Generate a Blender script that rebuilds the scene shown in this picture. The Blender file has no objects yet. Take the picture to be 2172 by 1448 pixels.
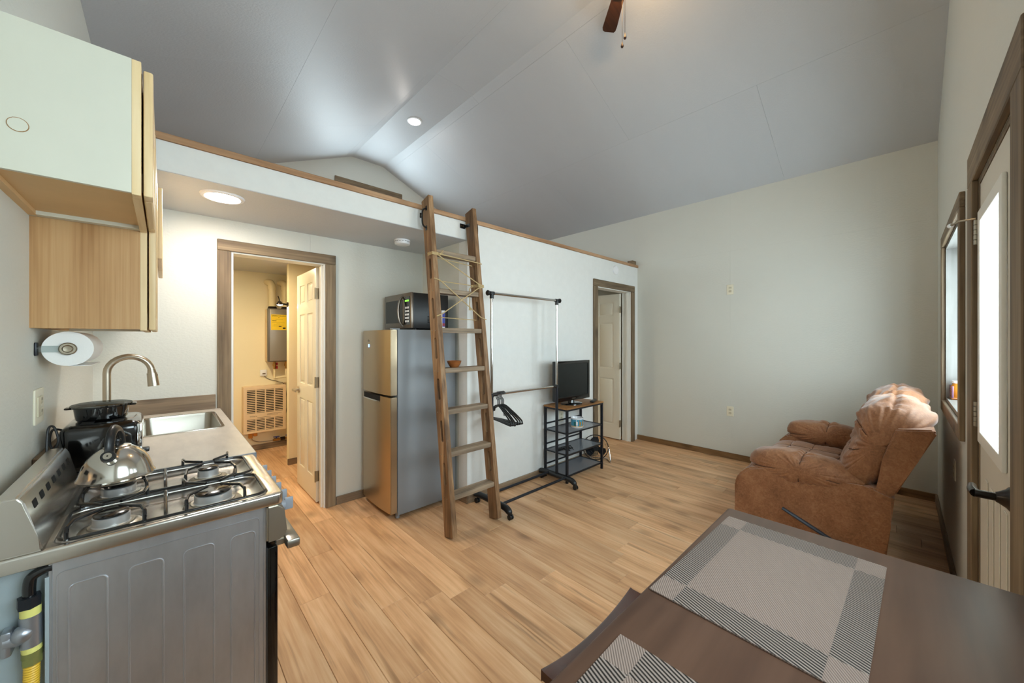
import bpy, bmesh, math, random
from mathutils import Vector, Matrix, noise

S = bpy.context.scene
COL = S.collection
RND = random.Random(11)
def lin(r, g, b):
    f = lambda v: (v/255/12.92) if v/255 <= .04045 else ((v/255+.055)/1.055)**2.4
    return (f(r), f(g), f(b), 1.0)

# ------------------------------------------------------------------ camera
cam_d = bpy.data.cameras.new('camera'); cam = bpy.data.objects.new('camera', cam_d); COL.objects.link(cam)
cam.location = (0, 0, 1.40)
YAW = math.atan2(826, 781)                      # angle between the view and the long axis of the room
cam.rotation_euler = (math.pi/2, 0, -math.atan2(math.cos(YAW), math.sin(YAW)))
cam_d.sensor_width = 36; cam_d.lens = 36*781/2172
cam_d.shift_y = -4.5/2172; cam_d.clip_start = .02
S.camera = cam

# ------------------------------------------------------------------ daylight and exposure
W = bpy.data.worlds.new('world'); S.world = W; W.use_nodes = True
bg = W.node_tree.nodes['Background']
bg.inputs[0].default_value = (.84, .93, 1.0, 1); bg.inputs[1].default_value = 8.0
S.view_settings.view_transform = 'Standard'; S.view_settings.look = 'None'
S.view_settings.gamma = 1; S.view_settings.use_curve_mapping = False
S.view_settings.exposure = 1.32
S.cycles.max_bounces = 10; S.cycles.diffuse_bounces = 6; S.cycles.glossy_bounces = 5
S.cycles.transparent_max_bounces = 12
S.cycles.sample_clamp_indirect = 6

# levels of the room's lamps and of added unseen ones (watts / emission strengths)
LED_STRENGTH = 75.0
FAN_LAMP = 135.0
UNSEEN_LAMP = 210.0  # for the two downlights added out of view

# room dimensions (metres)
XL, XR = -.306, 4.84
YD, YF, YA, YG = -.215, 2.55, 3.295, 5.62
XJ = 1.884
ZE, ZR, RX0, RX1 = 3.11, 4.12, 2.03, 2.505
ZS = 2.25

# ------------------------------------------------------------------ materials
def nt(m): return m.node_tree.nodes, m.node_tree.links
def mat(name, col, rough=.5, metal=0., bump=None, var=None, coat=0., emit=None, stretch=None, spec=.5, alpha=None, trans=0.):
    """col sRGB; bump=(scale,strength,distance); var=(scale, amount) mottling; stretch=(sx,sy,sz) for the noise"""
    m = bpy.data.materials.new(name); m.use_nodes = True
    n, l = nt(m); p = n['Principled BSDF']
    c = lin(*col)
    p.inputs['Base Color'].default_value = c
    p.inputs['Roughness'].default_value = rough; p.inputs['Metallic'].default_value = metal
    p.inputs['Specular IOR Level'].default_value = spec
    if coat: p.inputs['Coat Weight'].default_value = coat; p.inputs['Coat Roughness'].default_value = .15
    if trans: p.inputs['Transmission Weight'].default_value = trans
    if emit: p.inputs['Emission Color'].default_value = lin(*emit[0]); p.inputs['Emission Strength'].default_value = emit[1]
    if bump or var:
        tc = n.new('ShaderNodeTexCoord'); mp = n.new('ShaderNodeMapping'); l.new(tc.outputs['Object'], mp.inputs[0])
        if stretch: mp.inputs['Scale'].default_value = stretch
        oi = n.new('ShaderNodeObjectInfo'); ml = n.new('ShaderNodeMath'); ml.operation = 'MULTIPLY'; ml.inputs[1].default_value = 37
        l.new(oi.outputs['Random'], ml.inputs[0]); l.new(ml.outputs[0], mp.inputs['Location'])
    if var:
        t = n.new('ShaderNodeTexNoise'); t.inputs['Scale'].default_value = var[0]; t.inputs['Detail'].default_value = 5
        t.inputs['Roughness'].default_value = .6
        l.new(mp.outputs[0], t.inputs['Vector'])
        r = n.new('ShaderNodeMapRange'); r.inputs[1].default_value = .3; r.inputs[2].default_value = .7
        r.inputs[3].default_value = 1-var[1]; r.inputs[4].default_value = 1+var[1]
        l.new(t.outputs[0], r.inputs[0])
        mx = n.new('ShaderNodeMix'); mx.data_type = 'RGBA'; mx.blend_type = 'MULTIPLY'; mx.inputs[0].default_value = 1
        mx.inputs[6].default_value = c; l.new(r.outputs[0], mx.inputs[7]); l.new(mx.outputs[2], p.inputs['Base Color'])
    if bump:
        t = n.new('ShaderNodeTexNoise'); t.inputs['Scale'].default_value = bump[0]; t.inputs['Detail'].default_value = 4
        l.new(mp.outputs[0], t.inputs['Vector'])
        b = n.new('ShaderNodeBump'); b.inputs['Strength'].default_value = bump[1]
        b.inputs['Distance'].default_value = bump[2] if len(bump) > 2 else .01
        l.new(t.outputs[0], b.inputs['Height']); l.new(b.outputs[0], p.inputs['Normal'])
    return m

def wood(name, cols, axis=1, grain=14., rough=.5, knots=.0, bump=.15, coat=0., contrast=1., spread=.0, streak=.0):
    """cols: dark, mid, light sRGB; grain runs along the object's local axis; spread: tone change from piece to piece"""
    m = bpy.data.materials.new(name); m.use_nodes = True
    n, l = nt(m); p = n['Principled BSDF']; p.inputs['Roughness'].default_value = rough
    p.inputs['Specular IOR Level'].default_value = .35
    if coat: p.inputs['Coat Weight'].default_value = coat; p.inputs['Coat Roughness'].default_value = .2
    tc = n.new('ShaderNodeTexCoord'); oi = n.new('ShaderNodeObjectInfo')
    ml = n.new('ShaderNodeMath'); ml.operation = 'MULTIPLY'; ml.inputs[1].default_value = 53.
    l.new(oi.outputs['Random'], ml.inputs[0])
    ad = n.new('ShaderNodeVectorMath'); ad.operation = 'ADD'
    l.new(tc.outputs['Object'], ad.inputs[0]); l.new(ml.outputs[0], ad.inputs[1])
    def mapped(long, cross):
        mp = n.new('ShaderNodeMapping'); s = [cross]*3; s[axis] = long
        mp.inputs['Scale'].default_value = s; l.new(ad.outputs[0], mp.inputs[0]); return mp
    m1 = mapped(.55, 6.); m2 = mapped(1.6, grain*5); m3 = mapped(1.1, 3.)
    def nz(mp, sc, det=4, dist=0.):
        t = n.new('ShaderNodeTexNoise'); t.inputs['Scale'].default_value = sc; t.inputs['Detail'].default_value = det
        t.inputs['Distortion'].default_value = dist
        l.new(mp.outputs[0], t.inputs['Vector']); return t
    a = nz(m1, 2.2, 5, .6); b = nz(m2, 1.5, 3, .2); d = nz(m3, 2.4, 3, 0)
    mix = n.new('ShaderNodeMix'); mix.data_type = 'FLOAT'; mix.inputs[0].default_value = .42
    l.new(a.outputs[0], mix.inputs[2]); l.new(b.outputs[0], mix.inputs[3])
    mix2 = n.new('ShaderNodeMix'); mix2.data_type = 'FLOAT'; mix2.inputs[0].default_value = .25
    l.new(mix.outputs[0], mix2.inputs[2]); l.new(d.outputs[0], mix2.inputs[3])
    r = n.new('ShaderNodeValToRGB'); e = r.color_ramp.elements
    w = .17/contrast
    e[0].position = .5-w; e[0].color = lin(*cols[0]); e[1].position = .5+w; e[1].color = lin(*cols[2])
    x = e.new(.5); x.color = lin(*cols[1])
    l.new(mix2.outputs[0], r.inputs[0]); out = r.outputs[0]
    if knots:
        mp = mapped(2.6, 4.5); v = n.new('ShaderNodeTexVoronoi'); v.inputs['Scale'].default_value = 1.0
        l.new(mp.outputs[0], v.inputs['Vector'])
        k = n.new('ShaderNodeMapRange'); k.inputs[1].default_value = .05; k.inputs[2].default_value = .24
        k.inputs[3].default_value = knots; k.inputs[4].default_value = 0
        l.new(v.outputs['Distance'], k.inputs[0])
        mx = n.new('ShaderNodeMix'); mx.data_type = 'RGBA'; l.new(k.outputs[0], mx.inputs[0])
        l.new(out, mx.inputs[6]); mx.inputs[7].default_value = tuple(c*.35 for c in lin(*cols[0])[:3])+(1,); out = mx.outputs[2]
    if streak:
        mp = mapped(.8, 16.); t = nz(mp, 1.6, 5, .4)
        k = n.new('ShaderNodeMapRange'); k.inputs[1].default_value = .60; k.inputs[2].default_value = .74
        k.inputs[3].default_value = 0; k.inputs[4].default_value = streak; l.new(t.outputs[0], k.inputs[0])
        mx = n.new('ShaderNodeMix'); mx.data_type = 'RGBA'; l.new(k.outputs[0], mx.inputs[0])
        l.new(out, mx.inputs[6]); mx.inputs[7].default_value = tuple(c*.45 for c in lin(*cols[0])[:3])+(1,); out = mx.outputs[2]
    if spread:
        hs = n.new('ShaderNodeHueSaturation'); rr = n.new('ShaderNodeMapRange')
        rr.inputs[3].default_value = 1-spread; rr.inputs[4].default_value = 1+spread*.7
        l.new(oi.outputs['Random'], rr.inputs[0]); l.new(rr.outputs[0], hs.inputs['Value'])
        l.new(out, hs.inputs['Color']); out = hs.outputs[0]
    l.new(out, p.inputs['Base Color'])
    bp = n.new('ShaderNodeBump'); bp.inputs['Strength'].default_value = bump; bp.inputs['Distance'].default_value = .002
    l.new(mix.outputs[0], bp.inputs['Height']); l.new(bp.outputs[0], p.inputs['Normal'])
    return m

def glass(name, tint=(235, 240, 240), gloss=.08):
    m = bpy.data.materials.new(name); m.use_nodes = True
    n, l = nt(m); n.remove(n['Principled BSDF'])
    t = n.new('ShaderNodeBsdfTransparent'); t.inputs[0].default_value = lin(*tint)
    g = n.new('ShaderNodeBsdfGlossy'); g.inputs['Roughness'].default_value = .03
    mx = n.new('ShaderNodeMixShader'); mx.inputs[0].default_value = gloss
    l.new(t.outputs[0], mx.inputs[1]); l.new(g.outputs[0], mx.inputs[2]); l.new(mx.outputs[0], n['Material Output'].inputs[0])
    return m
def emitter(name, col, strength):
    m = bpy.data.materials.new(name); m.use_nodes = True
    n, l = nt(m); n.remove(n['Principled BSDF'])
    e = n.new('ShaderNodeEmission'); e.inputs[0].default_value = lin(*col); e.inputs[1].default_value = strength
    l.new(e.outputs[0], n['Material Output'].inputs[0]); return m
def mesh_screen(name, col, cover, scale):
    """woven wire sheet: holes between the wires let one see through"""
    m = bpy.data.materials.new(name); m.use_nodes = True
    n, l = nt(m); p = n['Principled BSDF']; p.inputs['Base Color'].default_value = lin(*col)
    p.inputs['Roughness'].default_value = .4; p.inputs['Metallic'].default_value = .4
    t = n.new('ShaderNodeBsdfTransparent'); mx = n.new('ShaderNodeMixShader'); mx.inputs[0].default_value = cover
    l.new(t.outputs[0], mx.inputs[1]); l.new(p.outputs[0], mx.inputs[2]); l.new(mx.outputs[0], n['Material Output'].inputs[0])
    return m

M = dict(
    wall=mat('wall_paint', (212, 212, 203), .55, bump=(55, .22, .006), stretch=(1, 1, 1.6), var=(1.2, .015)),
    fascia=mat('fascia_paint', (228, 229, 226), .5, bump=(45, .2, .005), var=(14, .02)),
    ceil=mat('ceiling_paint', (200, 203, 207), .48, bump=(60, .3, .005), stretch=(1, 2.2, 1), var=(.8, .02)),
    bath_warmlit=mat('wall_paint_warmlit', (238, 226, 192), .55, bump=(55, .15, .005)),  # cream wall tinted yellow to carry the warm lamplight
    sub=mat('subfloor', (70, 55, 40), .8),
    white=mat('white_trim_paint', (232, 230, 222), .35),
    doorp=mat('door_paint', (232, 226, 210), .35, bump=(90, .04, .003)),
    extd=mat('exterior_door_paint', (214, 208, 194), .4),
    vinyl=mat('window_vinyl', (228, 232, 236), .3),
    glass=glass('window_glass'),
    lidglass=glass('lid_glass', (150, 155, 155), .25),
    plank=wood('floor_plank', ((172, 128, 90), (212, 167, 125), (234, 198, 158)), 1, 9., .42, bump=.10, spread=.17, streak=.6, contrast=1.0, knots=.5),
    trimv=wood('weathered_board_upright', ((84, 70, 54), (122, 103, 80), (152, 133, 105)), 2, 10., .6, knots=.75, streak=.5, spread=.08),
    trimx=wood('weathered_board_long', ((84, 70, 54), (122, 103, 80), (152, 133, 105)), 0, 10., .6, knots=.75, streak=.5, spread=.08),
    trimy=wood('weathered_board_deep', ((92, 76, 60), (132, 108, 84), (160, 134, 104)), 1, 10., .6, knots=.75, streak=.5, spread=.08),
    cap=wood('loft_cap_wood', ((140, 102, 72), (172, 134, 100), (196, 160, 126)), 0, 10., .55, knots=.5),
    basey=wood('baseboard_wood', ((96, 70, 44), (132, 100, 66), (158, 124, 86)), 1, 8., .5, knots=.9, streak=.5),
    basex=wood('baseboard_wood_grey', ((96, 80, 64), (136, 116, 94), (166, 146, 120)), 0, 8., .55, knots=.6, streak=.5),
    wash=wood('whitewashed_board', ((104, 102, 97), (124, 122, 117), (138, 136, 132)), 2, 6., .5, knots=.35),
    washx=wood('whitewashed_sill', ((104, 102, 97), (124, 122, 117), (138, 136, 132)), 0, 6., .5, knots=.35),
    ladder=wood('ladder_wood', ((90, 66, 46), (136, 104, 74), (176, 143, 107)), 2, 9., .55, knots=.5, streak=.75, bump=.3, contrast=1.25),
    rung=wood('rung_wood', ((96, 82, 68), (138, 120, 100), (172, 152, 128)), 0, 9., .6, knots=.4, streak=.8, bump=.3, contrast=1.2),
    birch=mat('birch_plywood', (208, 206, 190), .5, var=(2.2, .05), stretch=(1, 1, .6)),
    birchy=mat('bare_plywood', (214, 180, 132), .55, var=(4, .07)),
    pine=wood('cabinet_pine', ((206, 172, 122), (224, 196, 150), (236, 214, 174)), 2, 10., .45, bump=.05),
    piney=wood('cabinet_pine_rail', ((206, 172, 122), (224, 196, 150), (236, 214, 174)), 1, 10., .45, bump=.05),
    oak=wood('oak_veneer', ((160, 116, 70), (186, 144, 96), (204, 166, 118)), 2, 22., .5, bump=.08),
    counter=mat('laminate_counter', (204, 196, 184), .35, var=(9, .10), stretch=(2.4, .7, 1), bump=(120, .03, .002)),
    countere=mat('laminate_edge', (122, 126, 132), .4, var=(60, .14)),
    steel=mat('brushed_steel', (216, 212, 205), .25, 1., bump=(3, .02, .001), stretch=(1, 60, 60)),
    steelside=mat('brushed_steel_side', (206, 208, 214), .33, .9, bump=(1.4, .05, .004), stretch=(3, 3, 1), var=(5, .10)),
    steelsat=mat('satin_steel', (190, 184, 172), .34, 1.),
    mirror=mat('polished_steel', (214, 210, 202), .15, 1.),
    fridge=mat('fridge_steel', (186, 168, 140), .30, 1., bump=(2, .02, .001), stretch=(60, 1, 60)),
    fridges=mat('fridge_side_paint', (134, 139, 144), .36, .0),
    chrome=mat('chrome', (222, 222, 222), .08, 1.),
    nickel=mat('brushed_nickel', (186, 174, 156), .30, 1.),
    hinge=mat('hinge_nickel', (168, 158, 140), .38, 1.),
    alu=mat('burner_aluminium', (228, 229, 231), .32, .8),
    galv=mat('galvanised_sheet', (176, 190, 196), .45, .35),
    iron=mat('black_enamel_grate', (20, 21, 23), .18, 0., coat=.5),
    blackp=mat('black_plastic', (22, 23, 25), .35),
    blackg=mat('black_gloss', (8, 8, 9), .06, coat=.6),
    blackm=mat('black_metal', (30, 33, 40), .4, .3),
    screen=mat('tv_screen', (24, 28, 28), .22),
    navy=mat('knob_grey', (140, 142, 148), .4, .0),
    bronze=mat('oil_rubbed_bronze', (44, 38, 34), .3, .7),
    brassm=mat('brass', (176, 132, 70), .3, 1.),
    redp=mat('red_plastic', (170, 26, 30), .35),
    bluep=mat('blue_plastic', (28, 52, 150), .35),
    orangep=mat('orange_fitting', (196, 126, 30), .5),
    yellow=mat('yellow_hose', (238, 192, 60), .4, bump=(1, 0, 0)),
    yelltape=mat('yellow_sealant', (232, 226, 130), .5),
    castal=mat('cast_aluminium', (172, 176, 184), .35, .85),
    olive=mat('hose_clamp', (150, 152, 92), .4, .6),
    ivory=mat('ivory_plate', (230, 224, 202), .35),
    ivoryd=mat('ivory_recess', (208, 200, 174), .4),
    dark=mat('dark_hollow', (10, 9, 8), .9),
    whitep=mat('white_plastic', (238, 238, 240), .35),
    paper=mat('paper_towel', (240, 238, 234), .9, bump=(160, .15, .002)),
    tan=mat('furnace_enamel', (226, 200, 164), .45),
    pvc=mat('cream_pvc', (232, 216, 176), .4),
    greyst=mat('heater_casing', (150, 144, 136), .38, .3),
    greysd=mat('heater_side', (104, 98, 92), .42, .3),
    tag=mat('yellow_tag', (246, 208, 40), .6),
    ink=mat('black_ink', (24, 22, 16), .7),
    greyink=mat('grey_ink', (120, 104, 84), .7),
    redlcd=mat('red_display', (150, 24, 30), .3, emit=((255, 40, 50), .5)),
    suede=None, table=wood('dark_table_wood', ((52, 34, 26), (74, 52, 40), (92, 67, 53)), 0, 5., .34, bump=.05, contrast=.8),
    stool=wood('dark_stool_wood', ((44, 20, 14), (74, 38, 26), (96, 54, 38)), 0, 5., .3, bump=.04, coat=.4),
    fanb=wood('fan_blade_wood', ((40, 22, 14), (60, 34, 22), (80, 48, 30)), 0, 8., .4),
    bowl=wood('bowl_wood', ((110, 62, 30), (150, 92, 48), (178, 120, 70)), 0, 8., .35),
    rust=wood('stand_top_wood', ((108, 72, 40), (150, 106, 62), (180, 136, 86)), 0, 8., .5, streak=.5),
    rope=mat('jute_rope', (190, 166, 122), .9, bump=(220, .6, .003)),
    meshs=mesh_screen('shelf_mesh', (158, 166, 178), .5, 200),
    lever=mat('recliner_lever', (46, 50, 60), .4, .2),
    mugw=mat('white_glaze', (236, 236, 238), .15),
    mugb=mat('mug_blue', (70, 150, 180), .25), mugg=mat('mug_green', (40, 104, 104), .25),
    mugs=mat('mug_sand', (206, 178, 140), .3), mugt=mat('mug_tan', (176, 128, 50), .3),
    sponge=mat('green_sponge', (40, 140, 80), .9),
    curtain=mat('curtain_cloth', (196, 140, 110), .9, var=(7, .35)),
    shadeg=emitter('fan_lamp_glow', (255, 206, 140), FAN_LAMP/4),
    led=emitter('led_diffuser', (255, 246, 236), LED_STRENGTH),
    led_unseen=emitter('unseen_led_warm', (255, 232, 184), UNSEEN_LAMP),  # glow of the added unseen downlights
    blueled=mat('blue_led', (120, 170, 255), .3, emit=((110, 160, 255), 2.)),
    greenled=mat('green_led', (90, 160, 60), .3, emit=((120, 200, 60), .6)),
    amber=mat('amber_glass', (200, 130, 40), .2), purp=mat('mauve_paint', (120, 84, 110), .5),
    cartonb=mat('carton_blue', (60, 70, 170), .4), cartonr=mat('carton_red', (150, 40, 60), .4),
    seam=mat('suede_seam', (78, 50, 34), .8),
    mwsteel=mat('dark_steel', (132, 122, 112), .3, 1.),
    knot=mat('knot_brown', (150, 112, 70), .7),
)
def make_suede():
    m = bpy.data.materials.new('brown_suede'); m.use_nodes = True
    n, l = nt(m); p = n['Principled BSDF']; p.inputs['Roughness'].default_value = .62
    p.inputs['Sheen Weight'].default_value = .35; p.inputs['Sheen Roughness'].default_value = .4
    p.inputs['Specular IOR Level'].default_value = .3
    tc = n.new('ShaderNodeTexCoord')
    a = n.new('ShaderNodeTexNoise'); a.inputs['Scale'].default_value = 7; a.inputs['Detail'].default_value = 8; a.inputs['Roughness'].default_value = .7
    b = n.new('ShaderNodeTexNoise'); b.inputs['Scale'].default_value = 60; b.inputs['Detail'].default_value = 6; b.inputs['Distortion'].default_value = 1.2
    l.new(tc.outputs['Object'], a.inputs[0]); l.new(tc.outputs['Object'], b.inputs[0])
    mx = n.new('ShaderNodeMix'); mx.data_type = 'FLOAT'; mx.inputs[0].default_value = .45
    l.new(a.outputs[0], mx.inputs[2]); l.new(b.outputs[0], mx.inputs[3])
    r = n.new('ShaderNodeValToRGB'); e = r.color_ramp.elements
    e[0].position = .34; e[0].color = lin(118, 78, 50); e[1].position = .68; e[1].color = lin(168, 120, 84)
    x = e.new(.5); x.color = lin(144, 98, 66)
    l.new(mx.outputs[0], r.inputs[0]); l.new(r.outputs[0], p.inputs['Base Color'])
    bp = n.new('ShaderNodeBump'); bp.inputs['Strength'].default_value = .12; bp.inputs['Distance'].default_value = .004
    l.new(b.outputs[0], bp.inputs['Height']); l.new(bp.outputs[0], p.inputs['Normal'])
    return m
M['suede'] = make_suede()
def make_weave(name, c1, c2, sx, sy):
    m = bpy.data.materials.new(name); m.use_nodes = True
    n, l = nt(m); p = n['Principled BSDF']; p.inputs['Roughness'].default_value = .45
    tc = n.new('ShaderNodeTexCoord'); mp = n.new('ShaderNodeMapping'); l.new(tc.outputs['Object'], mp.inputs[0])
    mp.inputs['Rotation'].default_value = (0, 0, sy)
    w = n.new('ShaderNodeTexWave'); w.inputs['Scale'].default_value = sx; w.inputs['Distortion'].default_value = 0
    l.new(mp.outputs[0], w.inputs[0])
    r = n.new('ShaderNodeValToRGB'); e = r.color_ramp.elements
    e[0].position = .42; e[0].color = lin(*c1); e[1].position = .58; e[1].color = lin(*c2)
    l.new(w.outputs[0], r.inputs[0]); l.new(r.outputs[0], p.inputs['Base Color'])
    bp = n.new('ShaderNodeBump'); bp.inputs['Strength'].default_value = .4; bp.inputs['Distance'].default_value = .001
    l.new(w.outputs[0], bp.inputs['Height']); l.new(bp.outputs[0], p.inputs['Normal'])
    return m
M['weavel'] = make_weave('weave_light', (98, 84, 77), (134, 117, 107), 80, .9)
M['weaved'] = make_weave('weave_dark', (20, 18, 18), (130, 117, 109), 52, .35)

# ------------------------------------------------------------------ mesh helpers
def wloc(o):
    v = Vector((0, 0, 0))
    while o is not None: v += o.location; o = o.parent
    return v
def obj(name, me, m, parent=None, origin=None, local=False):
    """me in world coordinates (or the parent's own, local=True); links it as one mesh object"""
    o = bpy.data.objects.new(name, me); COL.objects.link(o)
    ms = m if isinstance(m, (list, tuple)) else [m]
    if not me.materials:
        for x in ms: me.materials.append(M[x] if isinstance(x, str) else x)
    if parent is not None:
        if origin is not None and not local:
            me.transform(Matrix.Translation(-Vector(origin))); o.location = Vector(origin)-wloc(parent)
        elif not local: me.transform(Matrix.Translation(-wloc(parent)))
        o.parent = parent
    elif origin is not None:
        me.transform(Matrix.Translation(-Vector(origin))); o.location = origin
    return o
def tag(o, label=None, cat=None, group=None, kind=None):
    if label: o['label'] = label
    if cat: o['category'] = cat
    if group: o['group'] = group
    if kind: o['kind'] = kind
    return o
def thing(name, label, cat, loc=(0, 0, 0), rotz=0, group=None, kind=None):
    o = bpy.data.objects.new(name, None); COL.objects.link(o); o.empty_display_size = .05
    o.location = loc; o.rotation_euler = (0, 0, rotz)
    return tag(o, label, cat, group, kind)
def setting(name, label, loc=(0, 0, 0)):
    o = bpy.data.objects.new(name, None); COL.objects.link(o); o.location = loc; o.empty_display_size = .05
    o['label'] = label; o['kind'] = 'structure'; return o
def copy_tree(o, parent=None):
    c = o.copy(); COL.objects.link(c); c.parent = parent
    for ch in o.children: copy_tree(ch, c)
    return c

class MB:
    def __init__(s): s.bm = bmesh.new()
    def _tf(s, vs, mx):
        if mx is not None:
            for v in vs: v.co = mx @ v.co
    def box(s, x0, x1, y0, y1, z0, z1, bev=0., seg=2, mx=None, mi=0):
        r = bmesh.ops.create_cube(s.bm, size=1); vs = r['verts']
        for v in vs:
            v.co = Vector(((x0+x1)/2+v.co.x*(x1-x0), (y0+y1)/2+v.co.y*(y1-y0), (z0+z1)/2+v.co.z*(z1-z0)))
        fs = {f for v in vs for f in v.link_faces}
        if bev > 0:
            es = list({e for v in vs for e in v.link_edges})
            rr = bmesh.ops.bevel(s.bm, geom=es, offset=bev, segments=seg, affect='EDGES', profile=.5, clamp_overlap=True)
            fs = set(rr['faces']) | {f for v in rr['verts'] for f in v.link_faces}
            vs = list({v for f in fs for v in f.verts})
        for f in fs: f.material_index = mi
        s._tf(vs, mx); return s
    def ring_loft(s, rings, closed=True, cap=True, mi=0):
        """rings: lists of Vectors of equal length"""
        vr = [[s.bm.verts.new(p) for p in r] for r in rings]; n = len(rings[0])
        for a, b in zip(vr[:-1], vr[1:]):
            for i in range(n if closed else n-1):
                j = (i+1) % n
                try: f = s.bm.faces.new((a[i], a[j], b[j], b[i])); f.smooth = True; f.material_index = mi
                except ValueError: pass
        if cap and closed:
            for r in (vr[0][::-1], vr[-1]):
                try: f = s.bm.faces.new(r); f.material_index = mi
                except ValueError: pass
        return s
    def cyl(s, p0, p1, r0, r1=None, n=16, mi=0, cap=True):
        p0, p1 = Vector(p0), Vector(p1); r1 = r0 if r1 is None else r1
        d = (p1-p0).normalized(); u = d.orthogonal().normalized(); w = d.cross(u)
        ring = lambda p, r: [p+r*(math.cos(2*math.pi*i/n)*u+math.sin(2*math.pi*i/n)*w) for i in range(n)]
        return s.ring_loft([ring(p0, r0), ring(p1, r1)], cap=cap, mi=mi)
    def tube(s, pts, r, n=8, closed=False, mi=0, flat=1.):
        pts = [Vector(p) for p in pts]; N = len(pts); rings = []
        u = None
        for i, p in enumerate(pts):
            a = pts[(i-1) % N] if (closed or i > 0) else p; b = pts[(i+1) % N] if (closed or i < N-1) else p
            d = (b-a).normalized() if (b-a).length > 1e-9 else Vector((0, 0, 1))
            if u is None: u = d.orthogonal().normalized()
            u = (u-d*u.dot(d)); u = u.normalized() if u.length > 1e-6 else d.orthogonal().normalized()
            w = d.cross(u); rr = r[i] if isinstance(r, (list, tuple)) else r
            rings.append([p+rr*(math.cos(2*math.pi*k/n)*u+flat*math.sin(2*math.pi*k/n)*w) for k in range(n)])
        if closed: rings.append(rings[0])
        s.ring_loft(rings, cap=not closed, mi=mi)
        if closed: bmesh.ops.remove_doubles(s.bm, verts=s.bm.verts[:], dist=1e-6)
        return s
    def lathe(s, prof, c=(0, 0, 0), n=24, mx=None, mi=0, cap=True):
        """prof: (radius, height) pairs about the z axis through c"""
        c = Vector(c); T = mx if mx is not None else Matrix.Identity(4)
        rings = [[T @ (c+Vector((max(r, 1e-4)*math.cos(2*math.pi*i/n), max(r, 1e-4)*math.sin(2*math.pi*i/n), h))) for i in range(n)] for r, h in prof]
        return s.ring_loft(rings, cap=cap, mi=mi)
    def prism(s, poly, f, d0, d1, mi=0, bev=0.):
        """poly 2-D outline; f(u,v,w)->xyz; extruded from w=d0 to d1"""
        a = [s.bm.verts.new(f(u, v, d0)) for u, v in poly]; b = [s.bm.verts.new(f(u, v, d1)) for u, v in poly]
        n = len(poly); fs = [s.bm.faces.new(a[::-1]), s.bm.faces.new(b)]
        for i in range(n): fs.append(s.bm.faces.new((a[i], a[(i+1) % n], b[(i+1) % n], b[i])))
        for q in fs: q.material_index = mi
        if bev:
            es = list({e for q in fs for e in q.edges})
            bmesh.ops.bevel(s.bm, geom=es, offset=bev, segments=2, affect='EDGES', clamp_overlap=True)
        return s
    def ball(s, c, r, n=12, mi=0, sc=(1, 1, 1)):
        c = Vector(c)
        rings = []
        for j in range(n+1):
            t = math.pi*j/n
            rings.append([c+Vector((sc[0]*r*max(math.sin(t), 1e-3)*math.cos(2*math.pi*i/(2*n)), sc[1]*r*max(math.sin(t), 1e-3)*math.sin(2*math.pi*i/(2*n)), sc[2]*r*math.cos(t))) for i in range(2*n)])
        return s.ring_loft(rings, mi=mi)
    def mesh(s, name='m', ang=35, smooth=True):
        bmesh.ops.recalc_face_normals(s.bm, faces=s.bm.faces[:])
        me = bpy.data.meshes.new(name)
        if smooth:
            for f in s.bm.faces: f.smooth = True
        s.bm.to_mesh(me); s.bm.free()
        if smooth: me.set_sharp_from_angle(angle=math.radians(ang))
        return me
    def build(s, name, m, parent=None, origin=None, local=False, ang=35, smooth=True):
        return obj(name, s.mesh(name, ang, smooth), m, parent, origin, local)

def plate_mesh(outer, holes, f, d0, d1, bev=0.):
    """flat plate with holes: 2-D outlines filled and extruded; f(u,v,w)->xyz"""
    cu = bpy.data.curves.new('c', 'CURVE'); cu.dimensions = '2D'; cu.fill_mode = 'BOTH'
    cu.extrude = abs(d1-d0)/2-bev; cu.bevel_depth = bev; cu.bevel_resolution = 2; cu.offset = -bev
    for pl in [outer]+list(holes):
        sp = cu.splines.new('POLY'); sp.points.add(len(pl)-1); sp.use_cyclic_u = True
        for p, (u, v) in zip(sp.points, pl): p.co = (u, v, 0, 1)
    o = bpy.data.objects.new('c', cu); COL.objects.link(o)
    dg = bpy.context.evaluated_depsgraph_get(); me = bpy.data.meshes.new_from_object(o.evaluated_get(dg))
    bpy.data.objects.remove(o); bpy.data.curves.remove(cu)
    me.materials.clear()
    mid = (d0+d1)/2
    for v in me.vertices: v.co = f(v.co.x, v.co.y, mid+v.co.z)
    for p_ in me.polygons: p_.use_smooth = bev > 0
    bm = bmesh.new(); bm.from_mesh(me); bmesh.ops.remove_doubles(bm, verts=bm.verts[:], dist=1e-6)
    bmesh.ops.recalc_face_normals(bm, faces=bm.faces[:]); bm.to_mesh(me); bm.free()
    if bev > 0: me.set_sharp_from_angle(angle=math.radians(32))
    return me
def text(name, body, size, f, m, parent, depth=.0006, align='CENTER'):
    """flat lettering; f(u,v,w)->xyz puts it on its surface"""
    cu = bpy.data.curves.new('t', 'FONT'); cu.body = body; cu.size = size; cu.extrude = depth/2; cu.align_x = align; cu.align_y = 'CENTER'
    o = bpy.data.objects.new('t', cu); COL.objects.link(o)
    dg = bpy.context.evaluated_depsgraph_get(); me = bpy.data.meshes.new_from_object(o.evaluated_get(dg))
    bpy.data.objects.remove(o); bpy.data.curves.remove(cu); me.materials.clear()
    for v in me.vertices: v.co = f(v.co.x, v.co.y, v.co.z)
    return obj(name, me, m, parent)
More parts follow.
